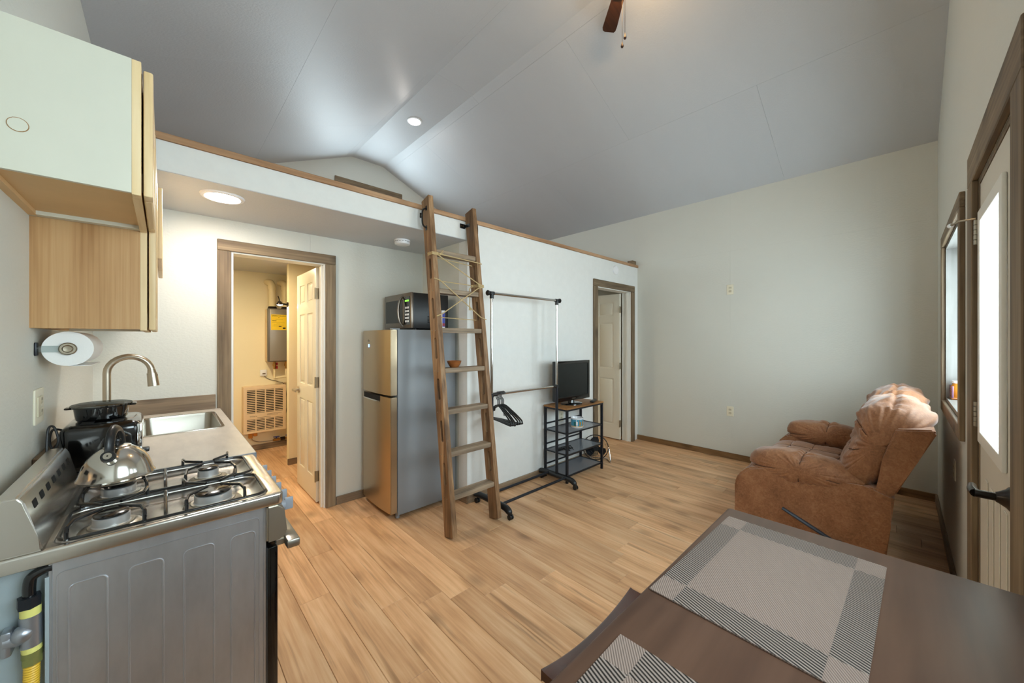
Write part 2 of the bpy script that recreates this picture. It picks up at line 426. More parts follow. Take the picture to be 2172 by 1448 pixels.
def rrect(x0, x1, y0, y1, r, n=5):
    out = []
    for cx, cy, a in ((x1-r, y1-r, 0), (x0+r, y1-r, 90), (x0+r, y0+r, 180), (x1-r, y0+r, 270)):
        for i in range(n+1):
            t = math.radians(a+90*i/n); out.append((cx+r*math.cos(t), cy+r*math.sin(t)))
    return out
def bez(pts, n=8, closed=False):
    """Catmull-Rom through the points"""
    P = [Vector(p) for p in pts]; out = []; N = len(P)
    rng = range(N if closed else N-1)
    for i in rng:
        p1, p2 = P[i], P[(i+1) % N]
        p0 = P[(i-1) % N] if (closed or i > 0) else p1*2-p2
        p3 = P[(i+2) % N] if (closed or i < N-2) else p2*2-p1
        for k in range(n):
            t = k/n
            out.append(.5*((2*p1)+(p2-p0)*t+(2*p0-5*p1+4*p2-p3)*t*t+(3*p1-p0-3*p2+p3)*t**3))
    if not closed: out.append(P[-1])
    return out
XZ = lambda y: (lambda u, v, w: Vector((u, y+w, v)))
XY = lambda u, v, w: Vector((u, v, w))
YZ = lambda u, v, w: Vector((w, u, v))
XZW = lambda u, v, w: Vector((u, w, v))

# ================================================================== THE SETTING
def struct(name, me_or_mb, m, label, parent=None):
    me = me_or_mb.mesh(name) if isinstance(me_or_mb, MB) else me_or_mb
    o = obj(name, me, m, parent)
    if parent is None: o['kind'] = 'structure'
    if label: o['label'] = label
    return o

# floor: dark underlay with single planks lying on it
floor = struct('floor', MB().box(XL-.1, XR+.1, YD-.15, YG+.1, -.12, -.007), 'sub', 'tan oak plank floor of the cabin')
PW, PL = .152, 1.22
def plank(x0, x1, y0, y1):
    cx, cy = (x0+x1)/2, (y0+y1)/2
    MB().box(x0+.0006, x1-.0006, y0+.0006, y1-.0006, -.007, 0, .0016, 1).build('plank', 'plank', floor, origin=(cx, cy, 0), smooth=False)
offs = [.22, .93, .55, 1.1, .37, .78, .05, .66, .98, .47, .15, .84]
i = 0; x = XL-.09
while x < XR:
    xa, xb = max(x, XL), min(x+PW, XR)
    ymax = YG if xb < XJ+.02 else (YF if xb < 3.80 else 4.3)
    y = YD-offs[(i*5) % 12]
    while y < ymax:
        ya, yb = max(y, YD), min(y+PL, ymax)
        if yb-ya > .02 and xb-xa > .01: plank(xa, xb, ya, yb)
        y += PL
    x += PW; i += 1

# ceiling: two slopes and the flat strip at the ridge, each clad with sheets
ceil = setting('ceiling', 'grey painted vaulted ceiling with faint sheet joints')
SL = math.hypot(RX0-XL, ZR-ZE)
def slope_sheet(side, s0, s1, y0, y1, t0, t1, name):
    ex, rx = (XL, RX0) if side < 0 else (XR, RX1)
    d = Vector((rx-ex, 0, ZR-ZE)).normalized(); nrm = Vector((-d.z, 0, d.x))*(1 if d.x > 0 else -1)
    f = lambda s, w: Vector((ex, 0, ZE))+d*s+nrm*w
    mb = MB(); mb.prism([(s0, t0), (s1, t0), (s1, t1), (s0, t1)], lambda u, v, w: f(u, v)+Vector((0, w, 0)), y0, y1)
    me = mb.mesh(name, smooth=False); return obj(name, me, 'ceil', ceil)
G = .0006
for side in (-1, 1):
    slope_sheet(side, 0, SL, YD-.1, YG+.1, .006, .10, 'backing')
    for k, (s0, s1) in enumerate(((0, 1.22), (1.22, 2.44), (2.44, SL))):
        if s1-s0 < .03: continue
        st = [3.30-2.44*2, .86, 3.30] if k != 1 else [-.38, 2.06, 4.50]
        cuts = sorted({YD, YG} | {c for c in st if YD < c < YG})
        for a, b in zip(cuts[:-1], cuts[1:]): slope_sheet(side, s0+G, s1-G, a+G, b-G, 0, .006, 'sheet')
obj('backing', MB().box(RX0-.02, RX1+.02, YD-.1, YG+.1, ZR+.006, ZR+.1).mesh(), 'ceil', ceil)
for a, b in ((YD, .83), (.83, 3.27), (3.27, YG)):
    obj('sheet', MB().box(RX0+G, RX1-G, a+G, b-G, ZR, ZR+.006).mesh(smooth=False), 'ceil', ceil)

# outer walls
struct('wall_left', MB().box(XL-.12, XL, YD-.14, YG+.12, 0, ZE+.05), 'wall', 'cream textured kitchen wall on the left')
wr = struct('wall_right', MB().box(XR+.004, XR+.12, YD-.14, YG+.12, 0, ZE+.05), 'wall', 'long cream wall with two ivory outlets')
ys = [YD, .163, 1.383, 2.603, 3.823, YG]
for a, b in zip(ys[:-1], ys[1:]):
    for z0, z1 in ((0, 2.44), (2.44, ZE+.002)):
        obj('panel', MB().box(XR, XR+.004, a+G/2, b-G/2, z0+G/2, z1-G/2).mesh(smooth=False), 'wall', wr)
gab = [(XL, 0), (XR, 0), (XR, ZE), (RX1, ZR), (RX0, ZR), (XL, ZE)]
DX0, DX1, DZ = 1.61, 2.395, 2.045                      # outside door opening
WX0, WX1, WZ0, WZ1 = 2.925, 4.015, .973, 2.052          # side window opening
KX_0, KX_1, KZ_0, KZ_1 = .15, 1.35, 1.20, 2.15          # window over the table, behind the camera
me = plate_mesh([(XL, 0), (DX0, 0), (DX0, DZ), (DX1, DZ), (DX1, 0)]+gab[1:], [[(KX_0, KZ_0), (KX_1, KZ_0), (KX_1, KZ_1), (KX_0, KZ_1)], [(WX0, WZ0), (WX1, WZ0), (WX1, WZ1), (WX0, WZ1)]], XZW, YD-.14, YD)
struct('wall_near', me, 'wall', 'cream wall holding the outside door and the side window')
GX0, GX1, GZ0, GZ1 = 1.87, 2.75, 2.75, 3.685         # gable window opening
me = plate_mesh(gab, [[(GX0, GZ0), (GX1, GZ0), (GX1, GZ1), (GX0, GZ1)]], XZW, YG, YG+.12)
struct('wall_gable', me, 'wall', 'cream gable wall behind the loft')

# loft front, partition walls and the low ceiling under the loft
D2X0, D2X1, D2Z = 3.83, 4.65, 2.055
me = plate_mesh([(XL, ZS), (XJ, ZS), (XJ, 0), (D2X0, 0), (D2X0, D2Z), (D2X1, D2Z), (D2X1, 0), (XR, 0), (XR, 2.40), (XL, 2.40)], [], XZW, YF, YF+.12)
struct('wall_back', me, 'fascia', 'white loft front and wall with the inner door')
struct('wall_jut', MB().box(XJ, XJ+.1, YF+.12, YG, 0, ZS), 'wall', 'cream return wall behind the refrigerator')
D1X0, D1X1, D1Z = .345, .98, 2.035
wa = struct('wall_alcove', plate_mesh([(XL, 0), (D1X0, 0), (D1X0, D1Z), (D1X1, D1Z), (D1X1, 0), (XJ, 0), (XJ, ZS), (XL, ZS)], [], XZW, YA+.004, YA+.115), 'wall', 'cream textured wall under the loft with the bathroom door')
obj('panel', plate_mesh([(XL, 0), (D1X0, 0), (D1X0, D1Z), (.8625, D1Z), (.8625, ZS), (XL, ZS)], [], XZW, YA, YA+.004), 'wall', wa)
obj('panel', plate_mesh([(.8635, D1Z), (D1X1, D1Z), (D1X1, 0), (XJ, 0), (XJ, ZS), (.8635, ZS)], [], XZW, YA, YA+.004), 'wall', wa)
ca = struct('ceiling_alcove', MB().box(XL, XR, YF+.12, YG, ZS, ZS+.04), 'ceil', 'low grey ceiling under the loft')
obj('edge_strip', MB().box(XL, XJ, YF+.004, YF+.1195, ZS-.003, ZS-.0003).mesh(), 'ceil', ca)
struct('floor_loft', MB().box(XL, XR, YF+.12, YG, ZS+.04, 2.395), 'rust', 'loft floor deck')
struct('wall_bathroom', MB().box(XL, XJ, YG-.008, YG, 0, ZS), 'bath_warmlit', 'cream bathroom wall with the heaters, yellow lamplight in its colour')
struct('wall_partition', MB().box(1.015, XJ, 4.70, 4.80, 0, ZS), 'bath_warmlit', 'cream partition end inside the bathroom')

# boards: loft cap, casings, baseboards
t = setting('trim_1', 'wooden cap board along the loft edge')
MB().box(XL, XR, YF-.014, YF+.125, 2.402, 2.436, .003, 1).build('board', 'cap', t, origin=(XL, YF, 2.40))
MB().box(XR-.10, XR-.002, YF+.02, YF+.10, 2.437, 2.50, .003, 1).build('board', 'trimx', t, origin=(XR, YF, 2.44))
def casing(name, label, y, ix0, ix1, iz, w, over=.0, m=('trimv', 'trimx'), th=.02, left=True, right=True, z0=0., sgn=-1):
    t = setting(name, label)
    a, b = (y-th, y) if sgn < 0 else (y, y+th)
    if left: MB().box(ix0-w, ix0, a, b, z0, iz, .003, 1).build('board', m[0], t, origin=(ix0, y, z0))
    if right: MB().box(ix1, ix1+w, a, b, z0, iz, .003, 1).build('board', m[0], t, origin=(ix1, y, z0))
    MB().box(ix0-(w if left else 0), ix1+(w if right else 0), a, b, iz+.001, iz+w, .003, 1).build('board', m[1], t, origin=(ix0, y, iz))
    return t
def jambs(t, x0, x1, z, ya, yb, th=.018, m='white'):
    MB().box(x0, x0+th, ya, yb, 0, z-th, .002, 1).build('jamb', m, t); MB().box(x1-th, x1, ya, yb, 0, z-th, .002, 1).build('jamb', m, t)
    MB().box(x0, x1, ya, yb, z-th, z, .002, 1).build('jamb', m, t)
    MB().box(x1-th-.012, x1-th, ya+.03, yb-.06, 0, z-th).build('stop', m, t)
t = casing('trim_2', 'weathered brown boards around the bathroom doorway', YA, D1X0+.004, D1X1-.004, 2.026, .078)
jambs(t, D1X0, D1X1, D1Z, YA-.002, YA+.117)
t = casing('trim_3', 'weathered brown boards around the inner doorway by the corner', YF, D2X0+.004, D2X1-.004, 2.046, .085)
jambs(t, D2X0, D2X1, D2Z, YF-.002, YF+.122)
t = casing('trim_4', 'weathered boards around the outside door', YD, DX0, DX1, DZ, .13, sgn=1)
t = casing('trim_5', 'weathered boards around the side window', YD, WX0, WX1, WZ1, .075, sgn=1, z0=WZ0-.075)
MB().box(WX0, WX1, YD, YD+.02, WZ0-.075, WZ0-.001, .003, 1).build('board', 'trimx', t, origin=(WX0, YD, WZ0))
t = casing('trim_6', 'brown board frame of the loft gable window', YG, GX0, GX1, GZ1, .08, z0=GZ0-.08)
MB().box(GX0, GX1, YG-.02, YG, GZ0-.08, GZ0-.001, .003, 1).build('board', 'trimx', t, origin=(GX0, YG, GZ0))

def base(name, label, m, *b, h=.068):
    tag(MB().box(*b, 0, h, .003, 1).build(name, m, None, origin=(b[0], b[2], 0)), label, kind='structure')
base('baseboard_right', 'knotty brown baseboard of the outlet wall', 'basey', XR-.016, XR, YD+.002, YF-.002)
base('baseboard_near', 'brown baseboard below the side window', 'basex', DX1+.132, XR-.018, YD, YD+.016)
base('baseboard_back', 'grey brown baseboard behind the clothes rack', 'basex', XJ, D2X0-.085, YF-.016, YF)
base('baseboard_jut', 'short grey brown baseboard on the return wall', 'trimy', XJ-.016, XJ, YF-.016, YA-.002)
base('baseboard_alcove', 'grey brown baseboard beside the refrigerator', 'basex', D1X1+.08, XJ-.018, YA-.016, YA)
base('baseboard_bathroom', 'wooden baseboard under the wall furnace', 'basex', XL, XJ, YG-.026, YG-.008)
base('baseboard_partition', 'wooden baseboard of the bathroom partition', 'basex', 1.0, XJ, 4.684, 4.70)

# inner doors with six moulded panels
def panel_door(name, label, loc, Wd, H, handle_z, knob):
    d = thing(name, label, None, loc, math.pi/2, kind='structure')
    T = .035
    MB().box(0, Wd, -T+.007, -.007, 0, H).build('core', 'doorp', d, local=True)
    cols = ((.10, Wd/2-.045), (Wd/2+.045, Wd-.10))
    rows = ((.20, .84), (.98, 1.62), (1.72, H-.11))
    holes = [[(a, z0), (b, z0), (b, z1), (a, z1)] for a, b in cols for z0, z1 in rows]
    for w0, w1 in ((-.008, 0), (-T, -T+.008)):
        me = plate_mesh([(0, 0), (Wd, 0), (Wd, H), (0, H)], holes, XZW, w0, w1, .0025)
        obj('frame', me, 'doorp', d, local=True)
    for a, b in cols:
        for z0, z1 in rows:
            MB().box(a+.018, b-.018, -T+.002, -.002, z0+.018, z1-.018, .006, 2).build('panel', 'doorp', d, local=True)
    for hz in (.22, 1.02, H-.22):
        h = MB().box(-.0025, .0, -T+.003, .002, hz-.045, hz+.045, .001, 1).build('hinge', 'hinge', d, local=True)
        MB().cyl((-.004, .006, hz-.047), (-.004, .006, hz+.047), .006, n=12).build('hinge_pin', 'hinge', h, local=True)
    hd = MB().cyl((Wd-.07, 0, handle_z), (Wd-.07, .008, handle_z), .032, n=24).build('handle', 'nickel', d, local=True)
    MB().cyl((Wd-.07, .008, handle_z), (Wd-.07, .05, handle_z), .011, n=12).build('stem', 'nickel', hd, local=True)
    MB().tube([(Wd-.07, .05, handle_z), (Wd-.09, .055, handle_z), (Wd-.17, .052, handle_z-.006)], [.012, .011, .008], 10).build('lever', 'nickel', hd, local=True)
    return d
panel_door('door_1', 'cream six panel bathroom door standing open', (.942, YA+.135, .012), .61, 2.0, .91, True)
panel_door('door_2', 'cream panelled inner door standing open by the corner', (4.585, YF+.13, .012), .76, 2.02, .92, True)

# outside door with glass light
d = setting('door_3', 'off white outside door with tall glass and black lever', (DX0, YD, 0))
jb = MB(); jb.box(DX0, DX0+.022, YD-.14, YD, 0, DZ-.022); jb.box(DX1-.022, DX1, YD-.14, YD, 0, DZ-.022); jb.box(DX0, DX1, YD-.14, YD, DZ-.022, DZ)
jb.build('jamb', 'trimv', d)
sx0, sx1, sy = DX0+.024, DX1-.024, YD-.002
LX0, LX1, LZ0, LZ1 = 1.862, 2.282, 1.04, 1.86
me = plate_mesh([(sx0, .012), (sx1, .012), (sx1, DZ-.025), (sx0, DZ-.025)], [[(LX0, LZ0), (LX1, LZ0), (LX1, LZ1), (LX0, LZ1)]], XZW, sy-.044, sy)
slab = obj('slab', me, 'extd', d)
me = plate_mesh([(LX0-.04, LZ0-.04), (LX1+.04, LZ0-.04), (LX1+.04, LZ1+.04), (LX0-.04, LZ1+.04)], [[(LX0+.005, LZ0+.005), (LX1-.005, LZ0+.005), (LX1-.005, LZ1-.005), (LX0+.005, LZ1-.005)]], XZW, sy, sy+.012, .004)
obj('glass_frame', me, 'white', d)
MB().box(LX0, LX1, sy-.026, sy-.020, LZ0, LZ1).build('pane', 'glass', d)
for q in range(4):
    xx = sx0+.18+q*.12
    MB().box(xx, xx+.05, sy, sy+.003, .12, .88, .0015, 1).build('raised_panel', 'extd', d)
MB().box(sx0-.004, sx0+.002, sy-.02, sy+.004, .01, DZ-.03).build('weatherstrip', 'greysd', d)
for hz in (.25, 1.10, 1.83):
    h = MB().box(sx1-.028, sx1+.020, sy+.0005, sy+.003, hz-.05, hz+.05, .001, 1).build('hinge', 'hinge', d)
    for s in range(5):
        MB().cyl((sx1+.003, sy+.010, hz-.05+s*.02+.001), (sx1+.003, sy+.010, hz-.05+s*.02+.019), .0075, n=12).build('knuckle', 'hinge', h)
st = MB().tube([(sx1+.003, sy+.010, 1.885), (sx1+.03, sy+.05, 1.89), (sx1+.08, sy+.07, 1.888)], .004, 8).build('door_stop', 'hinge', d)
MB().cyl((sx1+.08, sy+.07, 1.888), (sx1+.092, sy+.074, 1.888), .009, n=12).build('bumper', 'whitep', st)
hx, hz = 1.748, .945
hd = MB().lathe([(.034, 0), (.034, .006), (.026, .012), (.016, .026), (.014, .030)], n=28, mx=Matrix.Translation((hx, sy, hz)) @ Matrix.Rotation(-math.pi/2, 4, 'X')).build('handle', 'bronze', d)
MB().cyl((hx, sy+.028, hz), (hx, sy+.068, hz), .0115, n=16).build('stem', 'bronze', hd)
MB().tube([(hx, sy+.066, hz), (hx+.03, sy+.070, hz+.002), (hx+.105, sy+.064, hz-.004)], [.012, .011, .009], 12).build('lever', 'bronze', hd)

# side window
w = setting('window_1', 'side window in a whitewashed recess', (WX0, YD, WZ0))
MB().box(WX1-.02, WX1, YD-.139, YD, WZ0, WZ1).build('jamb', 'wash', w, origin=(WX1, YD, WZ0))
MB().box(WX0, WX0+.02, YD-.139, YD, WZ0, WZ1).build('jamb', 'wash', w, origin=(WX0, YD, WZ0))
MB().box(WX0+.021, WX1-.021, YD-.139, YD, WZ1-.02, WZ1).build('jamb', 'washx', w, origin=(WX0, YD, WZ1))
MB().box(WX0+.021, WX1-.021, YD-.139, YD, WZ0, WZ0+.02).build('window_sill', 'washx', w, origin=(WX0, YD, WZ0))
a = [(WX0+.021, WZ0+.021), (WX1-.021, WZ0+.021), (WX1-.021, WZ1-.021), (WX0+.021, WZ1-.021)]
xm = (WX0+WX1)/2
o1 = [(WX0+.07, WZ0+.07), (xm-.025, WZ0+.07), (xm-.025, WZ1-.07), (WX0+.07, WZ1-.07)]
o2 = [(xm+.025, WZ0+.07), (WX1-.07, WZ0+.07), (WX1-.07, WZ1-.07), (xm+.025, WZ1-.07)]
obj('window_frame', plate_mesh(a, [o1, o2], XZW, YD-.135, YD-.095, .003), 'vinyl', w)
for o in (o1, o2): MB().box(o[0][0], o[1][0], YD-.118, YD-.112, o[0][1], o[2][1]).build('pane', 'glass', w)
# gable window
w = setting('window_2', 'gable window seen over the loft edge', (GX0, YG, GZ0))
obj('window_frame', plate_mesh([(GX0, GZ0), (GX1, GZ0), (GX1, GZ1), (GX0, GZ1)], [[(GX0+.05, GZ0+.05), (GX1-.05, GZ0+.05), (GX1-.05, GZ1-.05), (GX0+.05, GZ1-.05)]], XZW, YG+.01, YG+.06), 'vinyl', w)
MB().box(GX0+.05, GX1-.05, YG+.03, YG+.036, GZ0+.05, GZ1-.05).build('pane', 'glass', w)

# window over the table
w = setting('window_3', 'window over the dining table behind the viewer', (KX_0, YD, KZ_0))
obj('window_frame', plate_mesh([(KX_0, KZ_0), (KX_1, KZ_0), (KX_1, KZ_1), (KX_0, KZ_1)], [[(KX_0+.05, KZ_0+.05), (KX_1-.05, KZ_0+.05), (KX_1-.05, KZ_1-.05), (KX_0+.05, KZ_1-.05)]], XZW, YD-.12, YD-.07), 'vinyl', w)
MB().box(KX_0+.05, KX_1-.05, YD-.10, YD-.094, KZ_0+.05, KZ_1-.05).build('pane', 'glass', w)
t = casing('trim_7', 'weathered boards around the window over the table', YD, KX_0, KX_1, KZ_1, .07, sgn=1, z0=KZ_0-.07)

# light portals help the sampler find the sky through the glass
def portal(x0, x1, z0, z1, y, inward):
    L = bpy.data.lights.new('sky_portal', 'AREA'); L.shape = 'RECTANGLE'; L.size = x1-x0; L.size_y = z1-z0
    L.cycles.is_portal = True
    o = bpy.data.objects.new('sky_portal', L); COL.objects.link(o)
    o.location = ((x0+x1)/2, y, (z0+z1)/2); o.rotation_euler = (math.radians(-90 if inward < 0 else 90), 0, 0)
portal(KX_0, KX_1, KZ_0, KZ_1, YD-.15, 1); portal(WX0, WX1, WZ0, WZ1, YD-.15, 1); portal(LX0, LX1, LZ0, LZ1, YD-.15, 1); portal(GX0, GX1, GZ0, GZ1, YG+.13, -1)

# ================================================================== KITCHEN
# --- upper cabinets along the left wall
XC0 = -.062                                             # carcass front; face frame and doors stand before it
def upper_cabinet(y0, y1, z0, z1, label, side, doors, lip=.0, knot=False, proud=0.):
    XC = XC0+proud
    t = thing('upper_cabinet', label, 'cabinet', (XL, y0, z0), group='upper cabinets')
    MB().box(XL, XC, y0, y0+.012, z0, z1).build('side_panel', side, t, origin=(XL, y0, z0))
    MB().box(XL, XC, y1-.012, y1, z0, z1).build('side_panel', 'birch', t, origin=(XL, y1, z0))
    MB().box(XL, XC, y0+.012, y1-.012, z1-.012, z1).build('top_panel', 'birch', t)
    MB().box(XL+.018, XC, y0+.012, y1-.012, z0+lip, z0+lip+.012).build('bottom_panel', 'birchy', t)
    MB().box(XL, XL+.018, y0+.012, y1-.012, z0, z1-.012).build('back_panel', 'birchy', t)
    MB().box(XL+.018, XC, y1-.030, y1-.012, z0, z0+lip).build('cleat', 'birch', t)
    for p, q in ((y0, y0+.04), (y1-.04, y1)): MB().box(XC, XC+.018, p, q, z0-.004, z1, .001, 1).build('face_stile', 'pine', t, origin=(XC, p, z0))
    for p, q in ((z0-.004, z0+.035), (z1-.04, z1)): MB().box(XC, XC+.018, y0+.04, y1-.04, p, q).build('face_rail', 'piney', t, origin=(XC, y0, p))
    n = doors; wd = (y1-y0-.01)/n
    for k in range(n):
        a, b = y0+.004+k*wd+.002, y0+.004+(k+1)*wd-.002
        c, e = z0-.002, z1-.016; dx0, dx1 = XC+.022, XC+.041
        dr = MB().box(dx0, dx0+.008, a+.04, b-.04, c+.04, e-.04).build('door', 'pine', t, origin=(dx0, a, c))
        for p, q in ((a, a+.055), (b-.055, b)):
            MB().box(dx0, dx1, p, q, c, e, .004, 2).build('stile', 'pine', dr, origin=(dx0, p, c))
        for p, q in ((c, c+.055), (e-.055, e)):
            MB().box(dx0, dx1-.001, a+.055, b-.055, p, q, .003, 1).build('rail', 'piney', dr, origin=(dx0, a, p))
        MB().cyl((dx0-.006, a+.006, e-.06), (dx0-.006, a+.006, e-.01), .004, n=10).build('hinge', 'hinge', dr)
        MB().cyl((dx0-.006, a+.006, c+.01), (dx0-.006, a+.006, c+.06), .004, n=10).build('hinge', 'hinge', dr)
    if knot:
        kx, kz = -.2437, 1.893
        MB().cyl((kx, y0-.0008, kz), (kx, y0+.001, kz), .0165, n=20).build('knot_ring', 'knot', t)
        MB().cyl((kx, y0-.0014, kz), (kx, y0-.0004, kz), .0150, n=20).build('knot_hole', 'birch', t)
    return t
upper_cabinet(1.394, 1.870, 1.787, 2.14, 'short upper cabinet with pale birch side and knot above the stove', 'birch', 1, .012, True)
upper_cabinet(1.874, 2.42, 1.436, 2.14, 'taller upper cabinet with oak veneer side above the paper towel', 'oak', 1, .012)
upper_cabinet(2.424, 3.22, 1.787, 2.14, 'short upper cabinet farthest from the camera above the faucet', 'birch', 2, .012, proud=.016)

# --- counter, sink and faucet
ZC = .92
t = thing('base_cabinet', 'wooden base cabinet under the laminate counter', 'cabinet', (XL, 1.91, 0))
for a, b in ((1.91, 1.928), (YA-.022, YA-.004)): MB().box(XL+.004, .235, a, b, .10, ZC-.042).build('side_panel', 'pine', t)
MB().box(XL+.004, .235, 1.928, YA-.022, .10, .118).build('bottom_panel', 'pine', t)
MB().box(XL+.004, XL+.016, 1.928, YA-.022, .118, ZC-.042).build('back_panel', 'pine', t)
MB().box(.217, .235, 1.928, YA-.022, .118, .72).build('front_panel', 'pine', t)
MB().box(XL+.004, .17, 1.91, YA-.004, 0, .10).build('toe_kick', 'blackm', t)
for a, b in ((1.92, 2.36), (2.37, 2.81), (2.82, 3.27)):
    dr = MB().box(.236, .254, a, b, .12, .86, .003, 1).build('door', 'pine', t, origin=(.236, a, .12))
    MB().cyl((.254, b-.05, .72), (.278, b-.05, .72), .012, n=14).build('knob', 'nickel', dr)
SKX0, SKX1, SKY0, SKY1 = -.085, .232, 2.555, 3.125
ct = thing('countertop', 'pale laminate countertop with a cut out sink', 'countertop', (XL, 1.9, ZC))
obj('top', plate_mesh([(XL, 1.892), (.285, 1.892), (.285, YA-.002), (XL, YA-.002)], [rrect(SKX0, SKX1, SKY0, SKY1, .03)[::-1]], XY, ZC-.04, ZC), 'counter', ct)
MB().box(XL, .2855, 1.889, 1.8918, ZC-.04, ZC-.002, .001, 1).build('edge_band', 'countere', ct)
MB().box(.2853, .288, 1.892, YA-.002, ZC-.04, ZC-.002, .001, 1).build('edge_band', 'countere', ct)
t = thing('backsplash_board', 'knotty wooden board along the wall behind the sink', 'board', (XL, YA, ZC))
MB().box(XL+.022, .262, YA-.020, YA-.001, ZC+.001, ZC+.098, .002, 1).build('board', 'basex', t)
t = thing('backsplash_board', 'wooden board along the left wall behind the toaster', 'board', (XL, 1.9, ZC))
MB().box(XL+.001, XL+.020, 1.90, YA-.022, ZC+.001, ZC+.098, .002, 1).build('board', 'trimy', t)

sk = thing('sink', 'brushed steel drop in sink in the counter', 'sink', ((SKX0+SKX1)/2, (SKY0+SKY1)/2, .74))
obj('rim', plate_mesh(rrect(SKX0-.014, SKX1+.014, SKY0-.014, SKY1+.014, .04), [rrect(SKX0+.004, SKX1-.004, SKY0+.004, SKY1-.004, .03)[::-1]], XY, ZC+.0003, ZC+.004, .001), 'mirror', sk)
mb = MB(); rings = []
for z, ins in ((ZC+.002, .004), (ZC-.01, .006), (.77, .012), (.750, .022), (.745, .045), (.744, .10)):
    rings.append([Vector((x, y, z)) for x, y in rrect(SKX0+ins, SKX1-ins, SKY0+ins, SKY1-ins, .035, 6)])
mb.ring_loft(rings, cap=False); mb.bm.faces.new([v for v in mb.bm.verts[-len(rings[0]):]])
mb.build('basin', 'steelsat', sk)
MB().lathe([(.001, .001), (.03, .001), (.04, .004), (.045, .002)], ((SKX0+SKX1)/2, (SKY0+SKY1)/2, .744)).build('drain', 'mirror', sk)

fx, fy = -.215, 2.83
fa = thing('faucet', 'brushed nickel gooseneck faucet beside the sink', 'faucet', (fx, fy, ZC))
MB().lathe([(.030, 0), (.030, .006), (.020, .014), (.020, .09), (.018, .10)], (fx, fy, ZC)).build('base', 'nickel', fa)
arc = [(fx, fy, ZC+.09), (fx, fy, 1.22)]
for k in range(0, 13):
    a = math.pi-k*math.radians(172)/12; arc.append((fx+.083+.083*math.cos(a), fy, 1.225+.083*math.sin(a)))
MB().tube(arc, .0155, 16).build('spout', 'nickel', fa)
e = Vector(arc[-1]); dvec = Vector((.10, 0, -1)).normalized()
hd = MB().cyl(e, e+dvec*.02, .0160, .0185, 20).cyl(e+dvec*.02, e+dvec*.092, .0210, .0245, 20).build('spray_head', 'nickel', fa)
MB().box(e.x+.0195, e.x+.026, fy-.006, fy+.006, e.z-.055, e.z-.028, .002, 1).build('button', 'blackp', hd)
MB().tube([(fx, fy, ZC+.06), (fx+.03, fy-.03, ZC+.07), (fx+.06, fy-.055, ZC+.125)], .006, 10).build('lever', 'nickel', fa)

tag(MB().box(-.205, -.125, 3.03, 3.085, ZC+.001, ZC+.022, .006, 2).build('sponge', 'sponge', origin=(-.165, 3.06, ZC)), 'green sponge lying behind the sink', 'sponge')

# --- toaster with a covered dish on top
TX0, TX1, TY0, TY1, TZ = -.262, -.062, 1.955, 2.225, 1.098
to = thing('toaster', 'black two slot toaster on the counter behind the kettle', 'toaster', (-.16, 2.09, ZC))
MB().box(TX0, TX1, TY0, TY1, ZC+.012, TZ, .026, 4).build('body', 'blackg', to)
MB().box(TX0+.01, TX1-.01, TY0+.01, TY1-.01, ZC, ZC+.013).build('foot_plate', 'blackp', to)
for sx in (-.2, -.125): MB().box(sx-.016, sx+.016, TY0+.035, TY1-.035, TZ-.004, TZ+.0012, .001, 1).build('slot', 'dark', to)
MB().box(TX1-.012, TX1+.004, TY0+.006, TY0+.030, ZC+.03, TZ-.012, .004, 2).build('chrome_trim', 'chrome', to)
MB().box(TX1, TX1+.022, TY0+.03, TY0+.06, ZC+.05, ZC+.065, .004, 2).build('lever', 'blackp', to)
pts = bez([(TX0+.01, 2.02, 1.08), (-.276, 1.995, 1.09), (-.279, 1.965, 1.055), (-.268, 1.95, 1.03), (-.258, 1.950, 1.06), (-.268, 1.955, 1.105), (-.279, 1.945, 1.10), (-.279, 1.925, 1.02), (-.276, 1.91, .96), (-.268, 1.925, .945)], 6)
MB().tube(pts, .0035, 8).build('cord', 'blackp', to)
MB().box(-.282, -.262, 1.922, 1.948, .955, .985, .004, 2).build('plug', 'blackp', to)

def oval(rx, ry, z, n=36, e=2.6, c=(0, 0)):
    out = []
    for k in range(n):
        a = 2*math.pi*k/n; ca, sa = math.cos(a), math.sin(a)
        out.append(Vector((c[0]+rx*math.copysign(abs(ca)**(2/e), ca), c[1]+ry*math.copysign(abs(sa)**(2/e), sa), z)))
    return out
pc = (-.170, 2.09)
po = thing('baking_dish', 'black oval covered dish on top of the toaster', 'dish', (pc[0], pc[1], TZ+.0015))
mb = MB(); mb.ring_loft([oval(*r, c=pc) for r in ((.062, .060, TZ+.002), (.067, .066, TZ+.008), (.072, .072, TZ+.048), (.079, .079, TZ+.050), (.079, .079, TZ+.054), (.069, .069, TZ+.054), (.063, .062, TZ+.010))])
mb.build('dish', 'blackg', po)
MB().ring_loft([oval(*r, c=pc) for r in ((.080, .080, TZ+.0545), (.080, .080, TZ+.058), (.065, .065, TZ+.062), (.02, .02, TZ+.064))]).build('lid', 'lidglass', po)
for sgn in (-1, 1): MB().box(pc[0]+sgn*.080-.012, pc[0]+sgn*.080+.012, pc[1]-.025, pc[1]+.025, TZ+.046, TZ+.0535, .004, 2).build('handle', 'blackg', po)

